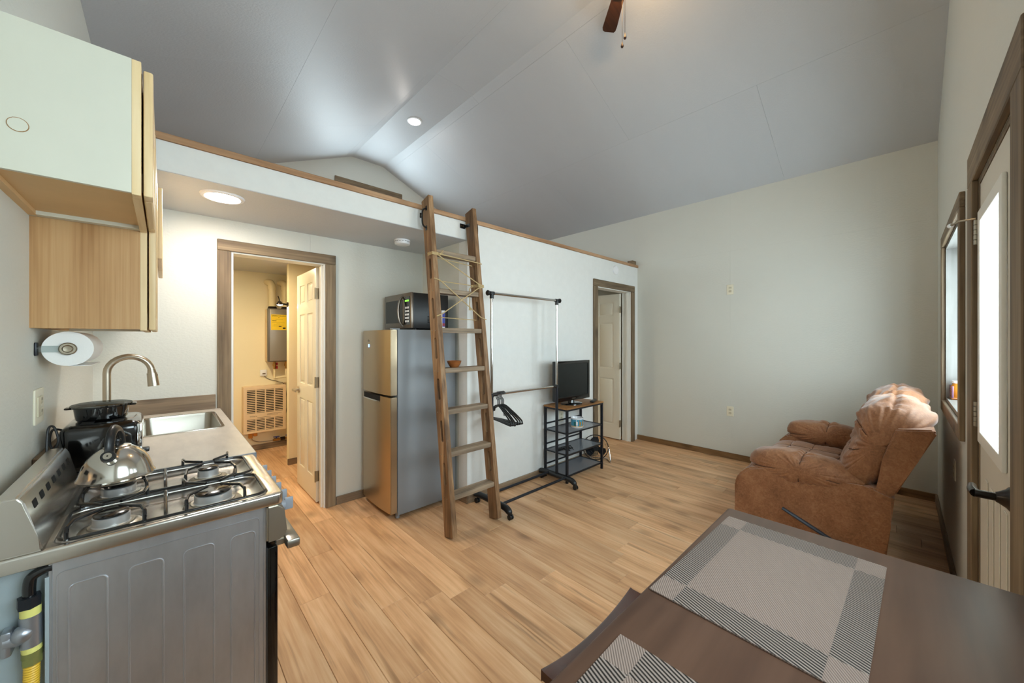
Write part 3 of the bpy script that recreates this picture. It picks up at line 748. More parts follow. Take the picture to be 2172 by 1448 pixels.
# --- paper towel on the wall
ry0, ry1, rx, rz = 1.945, 2.215, -.236, 1.368
pt = thing('paper_towel', 'white paper towel roll under the upper cabinet', 'paper towel', (rx, ry0, rz-.058))
RY = Matrix.Translation((rx, ry0, rz)) @ Matrix.Rotation(-math.pi/2, 4, 'X')
MB().lathe([(.019, 0), (.058, 0), (.058, ry1-ry0), (.019, ry1-ry0), (.019, 0)], n=40, mx=RY, cap=False).build('roll', 'paper', pt)
MB().box(rx-.002, rx+.05, ry0+.02, ry1, rz-.0605, rz-.0585).build('loose_sheet', 'paper', pt)
ph = thing('towel_holder', 'chrome wall bracket holding the paper towel', 'holder', (XL, ry0, rz-.02))
MB().box(XL, XL+.006, ry0-.018, ry0+.012, rz-.022, rz+.022, .003, 2).build('wall_plate', 'blackm', ph)
MB().box(XL+.006, rx, ry0-.010, ry0-.006, rz-.011, rz+.011, .0015, 1).build('arm', 'glass', ph)
MB().lathe([(.001, .006), (.010, .007), (.013, .004), (.018, .004), (.021, .001), (.021, -.002)], n=24, mx=Matrix.Translation((rx, ry0-.008, rz)) @ Matrix.Rotation(math.pi/2, 4, 'X')).build('end_cap', 'hinge', ph)
MB().cyl((rx, ry0-.008, rz), (rx, ry1+.012, rz), .008, n=14).build('rod', 'chrome', ph)

# --- outlets and switches
def outlet(name, label, f, wide=1, rocker=False):
    """f(u,v,w): u across, v up, w out of the wall, from the plate centre"""
    o = f(0, 0, 0); t = thing(name, label, 'outlet', tuple(o), group='ivory outlets')
    hw = .036*wide if wide == 1 else .058
    me = plate_mesh(rrect(-hw, hw, -.058, .058, .006), [], lambda u, v, w: f(u, v, w), 0, .005, .0015); obj('plate', me, 'ivory', t)
    cols = [0] if wide == 1 else [-.024, .024]
    for k, u0 in enumerate(cols):
        if rocker and k == 0:
            obj('rocker', plate_mesh(rrect(u0-.016, u0+.016, -.033, .033, .003), [], f, .005, .009, .001), 'ivoryd', t); continue
        for v0 in (-.020, .020):
            s = obj('socket', plate_mesh(rrect(u0-.0165, u0+.0165, v0-.014, v0+.014, .009), [], f, .005, .0068, .0006), 'ivoryd', t)
            me = plate_mesh(rrect(u0-.0075, u0-.005, v0-.003, v0+.006, .0008), [], f, .0066, .0071); obj('slot', me, 'dark', s)
            me = plate_mesh(rrect(u0+.005, u0+.0075, v0-.003, v0+.006, .0008), [], f, .0066, .0071); obj('slot', me, 'dark', s)
    return t
outlet('wall_outlet', 'ivory double plate with switch and outlet left of the toaster', lambda u, v, w: Vector((XL+w, 1.975+u, 1.178+v)), 2, True)
outlet('wall_outlet', 'upper ivory outlet high on the long cream wall', lambda u, v, w: Vector((XR-w, 1.383-u, 1.985+v)))
outlet('wall_outlet', 'lower ivory outlet near the loveseat on the long cream wall', lambda u, v, w: Vector((XR-w, 1.383-u, .555+v)))
outlet('wall_outlet', 'ivory outlet on the wall behind the television stand', lambda u, v, w: Vector((3.147+u, YF-w, .565+v)))
outlet('wall_outlet', 'ivory outlet below the side window', lambda u, v, w: Vector((3.333-u, YD+w, .643+v)))

# --- stove
SY0, SY1 = 1.342, 1.883
ZT = .918
sv = thing('gas_stove', 'stainless steel gas stove with four burners', 'stove', (0, 1.61, 0))
MB().box(-.195, .232, SY0+.022, SY1-.02, .04, ZT-.036).build('body', 'steelside', sv)
MB().box(-.19, .225, SY0+.0195, SY0+.0222, .05, ZT-.04, .0012, 1).build('side_panel', 'steelside', sv)
sp = SY0+.0185
for a, b in ((-.164, -.102), (-.064, -.001), (.041, .105), (.145, .203)):
    pl = [Vector((u, sp, v)) for u, v in rrect(a, b, .09, .815, .012, 4)]
    MB().tube(pl, .0022, 6, closed=True).build('embossed_line', 'steelside', sv)
pl = [Vector((u, sp, v)) for u, v in rrect(-.182, .214, .07, .852, .012, 4)]
MB().tube(pl, .0014, 6, closed=True).build('embossed_line', 'steelside', sv)
MB().box(-.276, -.195, SY0+.055, SY1-.05, .04, ZT-.036).build('rear_channel', 'galv', sv)
MB().box(-.200, -.194, SY0+.019, SY0+.06, .05, ZT-.07).build('flange', 'galv', sv)
W1 = (-.188, .238, SY0+.020, 1.598); W2 = (-.188, .238, 1.616, SY1-.020)
me = plate_mesh(rrect(-.276, .276, SY0, SY1, .018), [rrect(*W1, .035)[::-1], rrect(*W2, .035)[::-1]], XY, ZT-.036, ZT, .006)
obj('cooktop', me, 'steel', sv)
for Wl in (W1, W2):
    mb = MB(); rg = [[Vector((x, y, z)) for x, y in rrect(Wl[0]+i_, Wl[1]-i_, Wl[2]+i_, Wl[3]-i_, max(.035-i_*.3, .012), 5)] for z, i_ in ((ZT-.004, -.003), (ZT-.012, .006), (ZT-.022, .020), (ZT-.024, .03))]
    mb.ring_loft(rg, cap=False); mb.bm.verts.ensure_lookup_table(); mb.bm.faces.new(mb.bm.verts[-len(rg[0]):]); mb.build('burner_well', 'steel', sv)
BURN = ((-.103, 1.470, .036), (.112, 1.470, .046), (-.105, 1.742, .040), (.118, 1.742, .030))
for bx_, by_, br in BURN:
    zb = ZT-.024
    b = MB().lathe([(br+.026, 0), (br+.022, .004), (br+.010, .007), (br+.008, .010)], (bx_, by_, zb), 32).build('burner', 'steelsat', sv)
    MB().lathe([(br+.004, .008), (br, .012), (br, .032), (br-.004, .034), (.001, .034)], (bx_, by_, zb), 32).build('burner_ring', 'alu', b)
    MB().lathe([(br-.002, .034), (br-.001, .038), (br-.006, .041), (.001, .042)], (bx_, by_, zb), 32).build('burner_cap', 'iron', b)
def grate(Wl, bs, lab):
    g = MB().tube([Vector((x, y, ZT+.004)) for x, y in rrect(Wl[0]+.004, Wl[1]-.004, Wl[2]+.004, Wl[3]-.004, .032, 6)], .0042, 8, closed=True).build('grate', 'iron', sv)
    xm = .004
    MB().tube([(xm, Wl[2]+.004, ZT+.004), (xm, Wl[2]+.03, ZT+.010), (xm, Wl[3]-.03, ZT+.010), (xm, Wl[3]-.004, ZT+.004)], .0042, 8).build('cross_bar', 'iron', g)
    for bx_, by_, br in bs:
        for sx, sy in ((-1, -1), (1, -1), (-1, 1), (1, 1)):
            ey = Wl[2]+.004 if sy < 0 else Wl[3]-.004
            px_ = bx_+sx*.066
            p = [(px_, ey, ZT+.003), (px_, ey, ZT+.022), (px_, ey-sy*.008, ZT+.031), (bx_+sx*.060, by_+sy*.062, ZT+.034), (bx_+sx*.017, by_+sy*.017, ZT+.034)]
            MB().tube(p, .0044, 8).build('finger', 'iron', g)
    return g
grate(W1, BURN[:2], ''); grate(W2, BURN[2:], '')
# backguard with vent slots
prof = [(-.276, ZT), (-.200, ZT), (-.207, ZT+.03), (-.227, ZT+.118), (-.236, ZT+.130), (-.268, ZT+.130), (-.276, ZT+.118)]
MB().prism(prof, lambda u, v, w: Vector((u, w, v)), SY0+.004, SY1-.004, bev=.004).build('backguard', 'steel', sv)
s0, s1 = Vector((-.207, 0, ZT+.03)), Vector((-.227, 0, ZT+.118)); dv = (s1-s0).normalized(); nv = Vector((dv.z, 0, -dv.x))
for k in range(7):
    y = SY0+.052+k*.068
    f = lambda u, v, w, y=y: s0+dv*(.058+v)+nv*w+Vector((0, y+u, 0))
    obj('vent_slot', plate_mesh(rrect(0, .032, 0, .018, .003), [], f, -.0015, .0009), 'dark', sv)
# front: sloped control panel, knobs, oven door
MB().prism([(.232, ZT-.150), (.272, ZT-.150), (.288, ZT-.132), (.279, ZT-.050), (.262, ZT-.037), (.232, ZT-.037)], lambda u, v, w: Vector((u, w, v)), SY0+.006, SY1-.006, bev=.005).build('control_panel', 'steelsat', sv)
for k in range(6):
    y = SY0+.06+k*.085; kp = Vector((.279, y, ZT-.062))
    kb = MB().cyl(kp, kp+Vector((.012, 0, 0)), .017, .015, 20).build('knob', 'navy', sv)
    MB().box(kp.x+.010, kp.x+.036, y-.005, y+.005, kp.z-.020, kp.z+.020, .004, 2).build('grip', 'navy', kb)
MB().box(.233, .262, SY0+.010, SY1-.010, .21, ZT-.168, .004, 2).build('oven_door', 'blackg', sv)
MB().box(.233, .262, SY0+.010, SY1-.010, .06, .20, .004, 2).build('drawer', 'steelsat', sv)
hb = MB().box(.284, .322, SY0-.004, SY1+.004, ZT-.185, ZT-.158, .006, 2).build('oven_handle', 'steelsat', sv)
for y in (SY0+.05, SY1-.05): MB().box(.260, .290, y-.012, y+.012, ZT-.183, ZT-.162, .003, 1).build('bracket', 'steelsat', hb)
for x in (-.17, .2):
    for y in (SY0+.05, SY1-.05): MB().cyl((x, y, 0), (x, y, .05), .016, n=14).build('foot', 'blackp', sv)
# gas connection at the back corner
gy = SY0+.030; gx = -.218
gp = thing('gas_regulator', 'grey gas regulator with black elbow and yellow hose beside the stove', 'regulator', (gx, gy, .5))
MB().tube(bez([(-.19, gy, .866), (-.203, gy, .865), (gx-.002, gy, .855), (gx-.006, gy, .835), (gx-.006, gy, .812)], 6), .0105, 14).build('elbow', 'iron', gp)
MB().cyl((gx-.006, gy, .789), (gx-.006, gy, .813), .019, n=6).build('nut', 'blackm', gp)
MB().cyl((gx-.004, gy, .770), (gx-.004, gy, .789), .016, n=20).build('sealant', 'yelltape', gp)
bd = MB().cyl((gx-.003, gy, .700), (gx-.004, gy, .770), .017, n=24)
bd.ball((gx-.014, gy-.006, .734), .019, 10); bd.cyl((gx-.040, gy, .727), (gx-.010, gy, .727), .018, n=24); bd.box(gx-.044, gx-.028, gy-.016, gy+.016, .695, .752, .005, 2)
bd.build('body', 'castal', gp)
MB().cyl((gx-.058, gy, .722), (gx-.042, gy, .724), .012, n=20).build('vent_cap', 'castal', gp)
MB().cyl((gx-.002, gy, .687), (gx-.003, gy, .701), .0155, n=20).build('sealant', 'yelltape', gp)
MB().cyl((gx-.002, gy, .674), (gx-.002, gy, .687), .016, n=24).build('hose_clamp', 'olive', gp)
MB().cyl((gx-.002, gy, .658), (gx-.002, gy, .674), .0165, n=6).build('hose_nut', 'olive', gp)
hp = bez([(gx-.002, gy, .660), (gx-.004, gy, .58), (gx-.010, gy+.004, .42), (gx-.02, gy+.01, .2), (gx-.03, gy+.015, .03), (gx-.03, gy+.10, .013), (gx-.03, gy+.3, .013)], 26)
MB().tube(hp, [.0130 if k % 2 else .0114 for k in range(len(hp))], 14).build('hose', 'yellow', gp)

# --- kettle on the rear burner
kx, ky, kz = -.108, 1.715, ZT+.0385
KS = .74
ke = thing('kettle', 'shiny steel whistling kettle on the rear burner', 'kettle', (kx, ky, kz))
MB().lathe([(.001, 0), (.098, 0), (.108, .004), (.119, .014), (.120, .020), (.114, .030), (.111, .040), (.108, .052), (.099, .078), (.085, .103), (.066, .124), (.046, .137), (.034, .141)], (kx, ky, kz), 48).build('body', 'mirror', ke)
ld = MB().lathe([(.043, .1385), (.043, .142), (.036, .146), (.020, .149), (.001, .150)], (kx, ky, kz), 32).build('lid', 'mirror', ke)
MB().lathe([(.008, .148), (.008, .158), (.013, .164), (.012, .172), (.001, .175)], (kx, ky, kz), 20).build('lid_knob', 'blackp', ld)
dirs = Vector((-.16, -.98, 0)).normalized(); c0 = Vector((kx, ky, kz))
sp_ = [c0+dirs*.070+Vector((0, 0, .100)), c0+dirs*.095+Vector((0, 0, .115)), c0+dirs*.112+Vector((0, 0, .124))]
so = MB().tube(sp_, [.024, .021, .020], 20).build('spout', 'mirror', ke)
cdir = (dirs*.85+Vector((0, 0, .5))).normalized()
wc = MB().cyl(sp_[2]-cdir*.004, sp_[2]+cdir*.010, .023, .021, 24).build('whistle_cap', 'blackp', so)
MB().cyl(sp_[2]+cdir*.0085, sp_[2]+cdir*.0115, .013, n=20).build('cap_plate', 'steelsat', so)
MB().ball(sp_[2]+cdir*.0115, .003, 6).build('steam_hole', 'dark', so)
hpts = [c0+dirs*.098+Vector((0, 0, .135)), c0+dirs*.094+Vector((0, 0, .170)), c0+dirs*.075+Vector((0, 0, .205)), c0+dirs*.035+Vector((0, 0, .222)), c0-dirs*.012+Vector((0, 0, .214)), c0-dirs*.048+Vector((0, 0, .185)), c0-dirs*.060+Vector((0, 0, .150)), c0-dirs*.060+Vector((0, 0, .125))]
hp = bez(hpts, 8); MB().tube(hp, .017, 14, flat=.62).build('handle', 'blackp', ke)

TK = Matrix.Translation((0, 0, 0)) @ Matrix.Scale(KS, 4)
def _sc(o):
    for ch in o.children:
        ch.data.transform(TK); _sc(ch)
_sc(ke)

# ================================================================== LAMPS AND DETECTORS
def led(name, label, c, r, m='led', nrm=-1):
    t = thing(name, label, 'ceiling light', c)
    c = Vector(c)
    MB().lathe([(r*.72, -.004), (r*.80, -.012), (r*.95, -.010), (r, -.001), (r, 0)], c, 40).build('trim_ring', 'whitep', t)
    MB().lathe([(.001, -.0115), (r*.6, -.0112), (r*.74, -.0095), (r*.74, -.006)], c, 40).build('diffuser', m, t)
    return t
led('recessed_light', 'round lit downlight in the low ceiling above the bathroom doorway', (.255, 2.775, ZS), .108)
led('recessed_light', 'round lit downlight high on the ridge strip over the loft', (2.27, 4.17, ZR), .092)
led('recessed_light', 'unseen round downlight added to light the bathroom', (.45, 4.3, ZS), .09, 'led_unseen')  # out of view, added to brighten the bathroom
led('recessed_light', 'unseen round downlight added to light the room behind the inner door', (3.4, 4.0, ZS), .06, 'led_unseen')  # out of view, added so the open inner door is lit

t = thing('smoke_detector', 'white round smoke detector under the loft above the refrigerator', 'smoke detector', (1.49, 2.95, ZS))
MB().lathe([(.066, 0), (.066, -.010), (.060, -.012), (.060, -.016), (.064, -.017), (.062, -.034), (.050, -.040), (.001, -.041)], (1.49, 2.95, ZS), 40).build('body', 'whitep', t)
for k in range(16):
    a = 2*math.pi*k/16; MB().box(-.006, .006, .0595, .0615, -.0155, -.0125, mx=Matrix.Translation((1.49, 2.95, ZS)) @ Matrix.Rotation(a, 4, 'Z')).build('vent', 'greysd', t)
t = thing('wall_alarm', 'flat white round alarm on the loft front above the inner door', 'alarm', (4.25, YF, 2.235))
MB().lathe([(.058, 0), (.058, .012), (.052, .020), (.001, .022)], n=40, mx=Matrix.Translation((4.25, YF, 2.295)) @ Matrix.Rotation(math.pi/2, 4, 'X')).build('body', 'whitep', t)
MB().lathe([(.040, .0205), (.038, .0225), (.036, .0205)], n=40, mx=Matrix.Translation((4.25, YF, 2.295)) @ Matrix.Rotation(math.pi/2, 4, 'X')).build('rim', 'whitep', t)

# --- ceiling fan with lamp
fc = Vector((2.285, 1.297, ZR))
fn = thing('ceiling_fan', 'ceiling fan with dark wooden blades and two pull chains', 'fan', tuple(fc))
MB().lathe([(.07, 0), (.068, -.03), (.045, -.055), (.016, -.06)], fc, 32).build('canopy', 'bronze', fn)
MB().cyl(fc-Vector((0, 0, .05)), fc-Vector((0, 0, .14)), .013).build('downrod', 'bronze', fn)
MB().lathe([(.02, -.13), (.07, -.14), (.085, -.17), (.085, -.21), (.06, -.25), (.04, -.26)], fc, 36).build('motor', 'bronze', fn)
for k in range(4):
    a = math.radians(45.5+90*k)
    T = Matrix.Translation(fc+Vector((0, 0, -.235))) @ Matrix.Rotation(a, 4, 'Z') @ Matrix.Rotation(math.radians(9), 4, 'X')
    outl = [(.13, -.042), (.40, -.056), (.445, -.054), (.462, -.045), (.466, .028), (.455, .046), (.43, .054), (.13, .042)]
    bl = MB().prism(outl, lambda u, v, w: T @ Vector((u, v, w)), -.003, .003).build('blade', 'fanb', fn)
    MB().prism([(.06, -.014), (.12, -.02), (.18, -.034), (.185, .034), (.12, .02), (.06, .014)], lambda u, v, w: T @ Vector((u, v, w)), -.010, -.0035).build('blade_bracket', 'bronze', bl)
MB().lathe([(.04, -.256), (.055, -.260), (.055, -.270), (.03, -.272)], fc, 28).build('switch_housing', 'bronze', fn)
MB().lathe([(.052, -.271), (.078, -.280), (.082, -.300), (.070, -.322), (.04, -.334), (.001, -.337)], fc, 36).build('lamp_shade', 'shadeg', fn)
for dx, dy, zb in ((.014, -.10, .585), (-.012, -.104, .644)):
    p = fc+Vector((dx, 0, 0))+Vector((.05, -.02, 0))*0
    side = Vector((dx*.4-.0, dy*0, 0))
    # chains hang beside the shade, a little towards the room
    px_ = fc.x+(.100 if dx > 0 else .088); py_ = fc.y+(.055 if dx > 0 else .070)
    ch = MB().tube([(fc.x+.04, fc.y+.03, fc.z-.262), (px_, py_, fc.z-.275), (px_, py_, fc.z-zb+.03)], .0015, 6).build('pull_chain', 'bronze', fn)
    MB().lathe([(.001, .048), (.0025, .043), (.004, .032), (.010, .015), (.0105, .008), (.006, .001), (.001, 0)], (px_, py_, fc.z-zb), 16).build('pull_knob', 'fanb', ch)

# ================================================================== ALCOVE
# --- refrigerator: front faces the kitchen
FX0, FX1, FY0, FY1, FZ = 1.318, 1.855, 2.683, 3.222, 1.478
fr = thing('refrigerator', 'stainless top freezer refrigerator in the alcove', 'refrigerator', ((FX0+FX1)/2, (FY0+FY1)/2, 0))
MB().box(FX0, FX1, FY0, FY1, .03, FZ, .008, 2).build('body', 'fridges', fr)
def bowed(z0, z1):
    pl = []
    n = 12
    for k in range(n+1):
        y = FY0+.002+(FY1-FY0-.004)*k/n; u = 2*k/n-1
        pl.append((1.262-.014*(1-u*u), y))
    pl += [(FX0-.004, FY1-.002), (FX0-.004, FY0+.002)]
    return MB().prism(pl, lambda u, v, w: Vector((u, v, w)), z0, z1, bev=.003)
bowed(.055, .950).build('lower_door', 'fridge', fr, ang=50)
bowed(.966, FZ-.004).build('freezer_door', 'fridge', fr, ang=50)
def bow_strip(y0, y1, z0, z1, off):
    bx_ = lambda y: 1.262-.014*(1-(2*(y-FY0-.002)/(FY1-FY0-.004)-1)**2)
    yy = [y0+(y1-y0)*k/10 for k in range(11)]
    return MB().prism([(bx_(y)-off, y) for y in yy]+[(bx_(y)+.004, y) for y in yy[::-1]], lambda u, v, w: Vector((u, v, w)), z0, z1)
bow_strip(FY0+.17, FY1-.03, .912, .951, .0012).build('handle_hollow', 'dark', fr)
bow_strip(FY0+.17, FY1-.03, .902, .912, .006).build('handle_lip', 'mirror', fr)
MB().box(1.275, 1.34, FY0+.005, FY0+.05, FZ-.003, FZ+.008, .003, 1).build('hinge_cover', 'fridges', fr)
for y in (FY0+.04, FY1-.04):
    MB().cyl((1.335, y, 0), (1.335, y, .032), .016, n=14).build('foot', 'fridges', fr)
    MB().cyl((1.80, y, 0), (1.80, y, .032), .016, n=14).build('foot', 'blackp', fr)
fl = lambda u, v, w: Vector((1.2485-w, 3.07-u, 1.39+v))
text('brand_mark', 'din', .030, fl, 'greysd', fr)
obj('indicator', plate_mesh(rrect(-.007, .007, -.055, -.030, .004), [], fl, -.004, .001), 'blueled', fr)

# --- microwave on the refrigerator
MX0, MX1, MY0, MY1, MZ0, MZ1 = 1.452, 1.805, 2.72, 3.212, FZ+.012, 1.782
mw = thing('microwave', 'stainless and black microwave on top of the refrigerator', 'microwave', ((MX0+MX1)/2, (MY0+MY1)/2, FZ))
MB().box(MX0+.02, MX1, MY0, MY1, MZ0, MZ1, .004, 2).build('case', 'blackp', mw)
MB().box(MX0, MX0+.021, MY0-.001, MY1+.001, MZ0, MZ1+.002, .005, 2).build('front_frame', 'mwsteel', mw)
MB().box(MX0-.002, MX0+.002, MY0+.15, MY1-.03, MZ0+.05, MZ1-.05, .002, 1).build('door_window', 'screen', mw)
MB().box(MX0-.003, MX0+.001, MY0+.02, MY0+.115, MZ0+.03, MZ1-.03, .001, 1).build('control_panel', 'blackg', mw)
MB().box(MX0-.0045, MX0-.002, MY0+.035, MY0+.10, MZ1-.072, MZ1-.058).build('display', 'greenled', mw)
for r in range(5):
    for c_ in range(3): MB().box(MX0-.0048, MX0-.002, MY0+.036+c_*.023, MY0+.052+c_*.023, MZ0+.05+r*.028, MZ0+.066+r*.028, .001, 1).build('button', 'whitep', mw)
yh = MY0+.14
MB().tube(bez([(MX0, yh, MZ0+.02), (MX0-.03, yh, MZ0+.06), (MX0-.043, yh, (MZ0+MZ1)/2), (MX0-.03, yh, MZ1-.06), (MX0, yh, MZ1-.02)], 8), .012, 12, flat=.8).build('handle', 'mwsteel', mw)
for k in range(5): MB().box(1.60, 1.66, MY0-.001, MY0+.001, MZ0+.05+k*.012, MZ0+.056+k*.012).build('vent_slot', 'dark', mw)
for x in (MX0+.06, MX1-.05):
    for y in (MY0+.05, MY1-.05): MB().cyl((x, y, FZ), (x, y, MZ0+.001), .014, n=12).build('foot', 'blackp', mw)
t = thing('cardboard_carton', 'white and blue carton on the refrigerator beside the microwave', 'carton', (1.745, 2.702, FZ))
MB().box(1.724, 1.756, 2.692, 2.716, FZ+.001, FZ+.17, .003, 1).build('box', 'whitep', t)
MB().box(1.727, 1.753, 2.6912, 2.6925, FZ+.03, FZ+.15).build('printed_panel', 'cartonb', t)
MB().box(1.727, 1.753, 2.6905, 2.6915, FZ+.035, FZ+.06).build('printed_panel', 'cartonr', t)

# --- ladder leaning on the loft
lad = thing('loft_ladder', 'weathered wooden ladder leaning against the loft', 'ladder', (1.67, 2.17, 0))
LS = .131                                              # lean: run per rise
lw = .104                                              # rail width across the lean
dl = Vector((0, LS, 1)).normalized(); dn = Vector((0, -dl.z, dl.y))   # along the rail / towards the room
LB = Vector((0, 2.222, 0))                             # back lower corner of the rails
ZTOP = 2.475; LEN = ZTOP/dl.z
RZ = [.300+.2962*k for k in range(7)]                  # rung tops
def rail(x0, x1):
    # u along the rail, v across it (0 = back, lw = front); foot and head are cut level
    k = LS
    outer = [(0, 0), (lw*k, lw), (LEN+lw*k*.0, lw), (LEN-lw*k, 0)]
    holes = []
    for a, b in zip(RZ[:-1], RZ[1:]):
        mid = (a+b)/2/dl.z-.01
        holes.append(rrect(mid-.078, mid+.078, lw*.56-.015, lw*.56+.015, .0148, 5)[::-1])
    f = lambda u, v, w: LB+dl*u+dn*v+Vector((w, 0, 0))
    o = obj('side_rail', plate_mesh(outer, holes, f, x0, x1, .002), 'ladder', lad)
    return o
LXA, LXB = (1.444, 1.484), (1.856, 1.896)
rails = [rail(*LXA), rail(*LXB)]
for z in RZ:
    c = LB+dl*(z/dl.z)
    yb, yf = c.y-.012, c.y-.100
    MB().box(LXA[1], LXB[0], yf, yb, z-.036, z, .004, 2).build('rung', 'rung', lad, origin=(1.67, c.y, z))
    for (xa, xb), rl in zip((LXA, LXB), rails):
        for q in (-.075, -.030):
            xx = xa-.001 if xa < 1.6 else xb+.001
            MB().cyl((xx-.002, c.y+q, z-.02), (xx+.002, c.y+q, z-.02), .004, n=10).build('screw', 'hinge', rl)
# grab handles and hooks at the top
for xx, sg in ((LXA[0], -1), (LXB[1], 1)):
    b = LB+dl*2.33+dn*.055
    p = [b+Vector((0, 0, .075)), b+Vector((sg*.030, 0, .055)), b+Vector((sg*.036, 0, 0)), b+Vector((sg*.030, 0, -.055)), b+Vector((0, 0, -.075))]
    p = [Vector((xx+q.x-b.x, q.y, q.z)) for q in p]
    h = MB().tube(bez(p, 6), .0065, 10).build('grab_handle', 'iron', lad)
    for q in (p[0], p[-1]): MB().box(xx-.004 if sg < 0 else xx, xx if sg < 0 else xx+.004, q.y-.012, q.y+.012, q.z-.018, q.z+.018, .002, 1).build('mount', 'iron', h)
for xx in (LXA[0]-.012, LXB[0]-.05):
    hk = MB().box(xx, xx+.052, YF-.006, YF-.0005, 2.335, 2.375, .003, 2).build('wall_bracket', 'iron', lad)
    MB().box(xx+.046, xx+.052, YF-.075, YF-.005, 2.340, 2.370, .002, 1).build('bracket_tab', 'iron', hk)
    for q in (.010, .030): MB().cyl((xx+q, YF-.009, 2.355), (xx+q, YF-.005, 2.355), .004, n=10).build('screw', 'brassm', hk)

# --- rope criss-crossed between the rails
rp = thing('jute_rope', 'thin jute rope criss crossed between the upper ladder rails', 'rope', (1.67, 2.35, 1.5))
def rpt(side, z, front=True, off=0.):
    c = LB+dl*(z/dl.z); v = lw+.006 if front else lw*.42
    x = {'l': LXA[1]+.006, 'L': LXA[0]-.005, 'r': LXB[0]-.006, 'R': LXB[1]+.006}[side]+off
    q = c+dn*v; return Vector((x, q.y, q.z))
def rope(pts, r=.0042): MB().tube(pts, r, 8).build('strand', 'rope', rp)
rope([rpt('L', 2.02), rpt('l', 2.025), rpt('r', 2.01), rpt('R', 2.005)])
rope([rpt('l', 2.02, False), rpt('r', 2.0, False)], .0035)
rope([rpt('L', 2.03), rpt('l', 2.015), rpt('r', 1.835), rpt('R', 1.82)])
rope([rpt('l', 1.84, False), rpt('r', 1.835, False)], .0035)
rope([rpt('L', 1.835), rpt('l', 1.825), rpt('r', 1.56), rpt('R', 1.545)])
rope([rpt('L', 1.555), rpt('l', 1.575), rpt('r', 1.80), rpt('R', 1.81)])
rope([rpt('l', 1.56, False), rpt('r', 1.55, False)], .0035)
for s_, z in (('L', 2.025), ('R', 1.82)):
    for k in range(3):
        zz = z+(k-1)*.008; a, b = rpt(s_, zz), rpt('l' if s_ == 'L' else 'r', zz)
        bk = [q+Vector((0, lw*.58, 0)) for q in (b, a)]
        MB().tube([a, b]+bk, .0042, 8, closed=True).build('wrap', 'rope', rp)
kn = rpt('l', 2.025, off=.012); MB().ball(kn, .011, 8).build('knot', 'rope', rp)
for dz in (-.004, .006): rope([kn, kn+Vector((.018, -.004, .012+dz)), kn+Vector((.030, -.002, .022+dz*2))], .003)
kn = rpt('r', 1.83, False, -.01); MB().ball(kn, .011, 8).build('knot', 'rope', rp)
rope(bez([kn, kn+Vector((-.03, .0, -.03)), kn+Vector((-.035, -.01, -.10)), kn+Vector((-.04, -.015, -.16))], 5), .0038)
for k in range(5): rope([kn+Vector((-.04, -.015, -.155)), kn+Vector((-.047+.005*k, -.016+.003*(k % 2), -.200))], .0022)

c = LB+dl*(RZ[3]/dl.z)
bw = thing('wooden_bowl', 'small wooden bowl standing on a ladder rung', 'bowl', (1.595, c.y-.055, RZ[3]))
MB().lathe([(.001, .001), (.030, .001), (.034, .006), (.050, .032), (.055, .050), (.052, .050), (.046, .034), (.028, .011), (.001, .010)], (1.595, c.y-.055, RZ[3]), 36).build('bowl', 'bowl', bw)

# ================================================================== BATHROOM BEYOND THE DOORWAY
BW = YG-.008
fu = thing('wall_furnace', 'tan louvred wall furnace inside the bathroom', 'furnace', (.93, BW, .25))
ux0, ux1, uz0, uz1, uy = .700, 1.150, .245, .815, BW-.13
MB().box(ux0, ux1, uy+.008, BW, uz0, uz1, .006, 2).build('case', 'tan', fu)
holes = []; bars = []
for c_ in range(4):
    a = ux0+.035+c_*.098; b = a+.086
    holes += [[(a, .49), (b, .49), (b, .775), (a, .775)], [(a, .272), (b, .272), (b, .415), (a, .415)]]
    for (z0, z1, n) in ((.49, .775, 13), (.272, .415, 7)):
        for k in range(n): bars.append((a, b, z0+(z1-z0)*(k+.5)/n))
obj('front', plate_mesh(rrect(ux0, ux1, uz0, uz1, .008), holes, XZW, uy-.012, uy, .002), 'tan', fu)
MB().box(ux0+.02, ux1-.02, uy+.001, uy+.0075, uz0+.015, uz1-.015).build('hollow', 'dark', fu)
lm = MB().box(bars[0][0]-.002, bars[0][1]+.002, uy-.010, uy-.002, bars[0][2]-.0045, bars[0][2]+.0045, mx=None).build('louvre', 'tan', fu, origin=(bars[0][0], uy, bars[0][2]))
for a, b, z in bars[1:]:
    o = lm.copy(); COL.objects.link(o); o.parent = fu; o.location = Vector((a, uy, z))-wloc(fu)
ff = lambda u, v, w: Vector((.80+u, uy-.0125-w, .452+v))
text('brand_mark', 'Williams', .022, ff, 'greyink', fu)
for dx, dz, wd in ((.14, .014, .16), (.14, .0, .12), (.04, -.02, .14)):
    MB().box(.80+dx, .80+dx+wd, uy-.0129, uy-.0122, .452+dz-.002, .452+dz+.002).build('print_line', 'greyink', fu)
MB().box(.76, .80, BW-.09, BW-.05, .175, .244, .004, 1).build('gas_inlet', 'orangep', fu)
MB().box(.81, .85, BW-.09, BW-.05, .195, .244, .004, 1).build('gas_valve', 'orangep', fu)

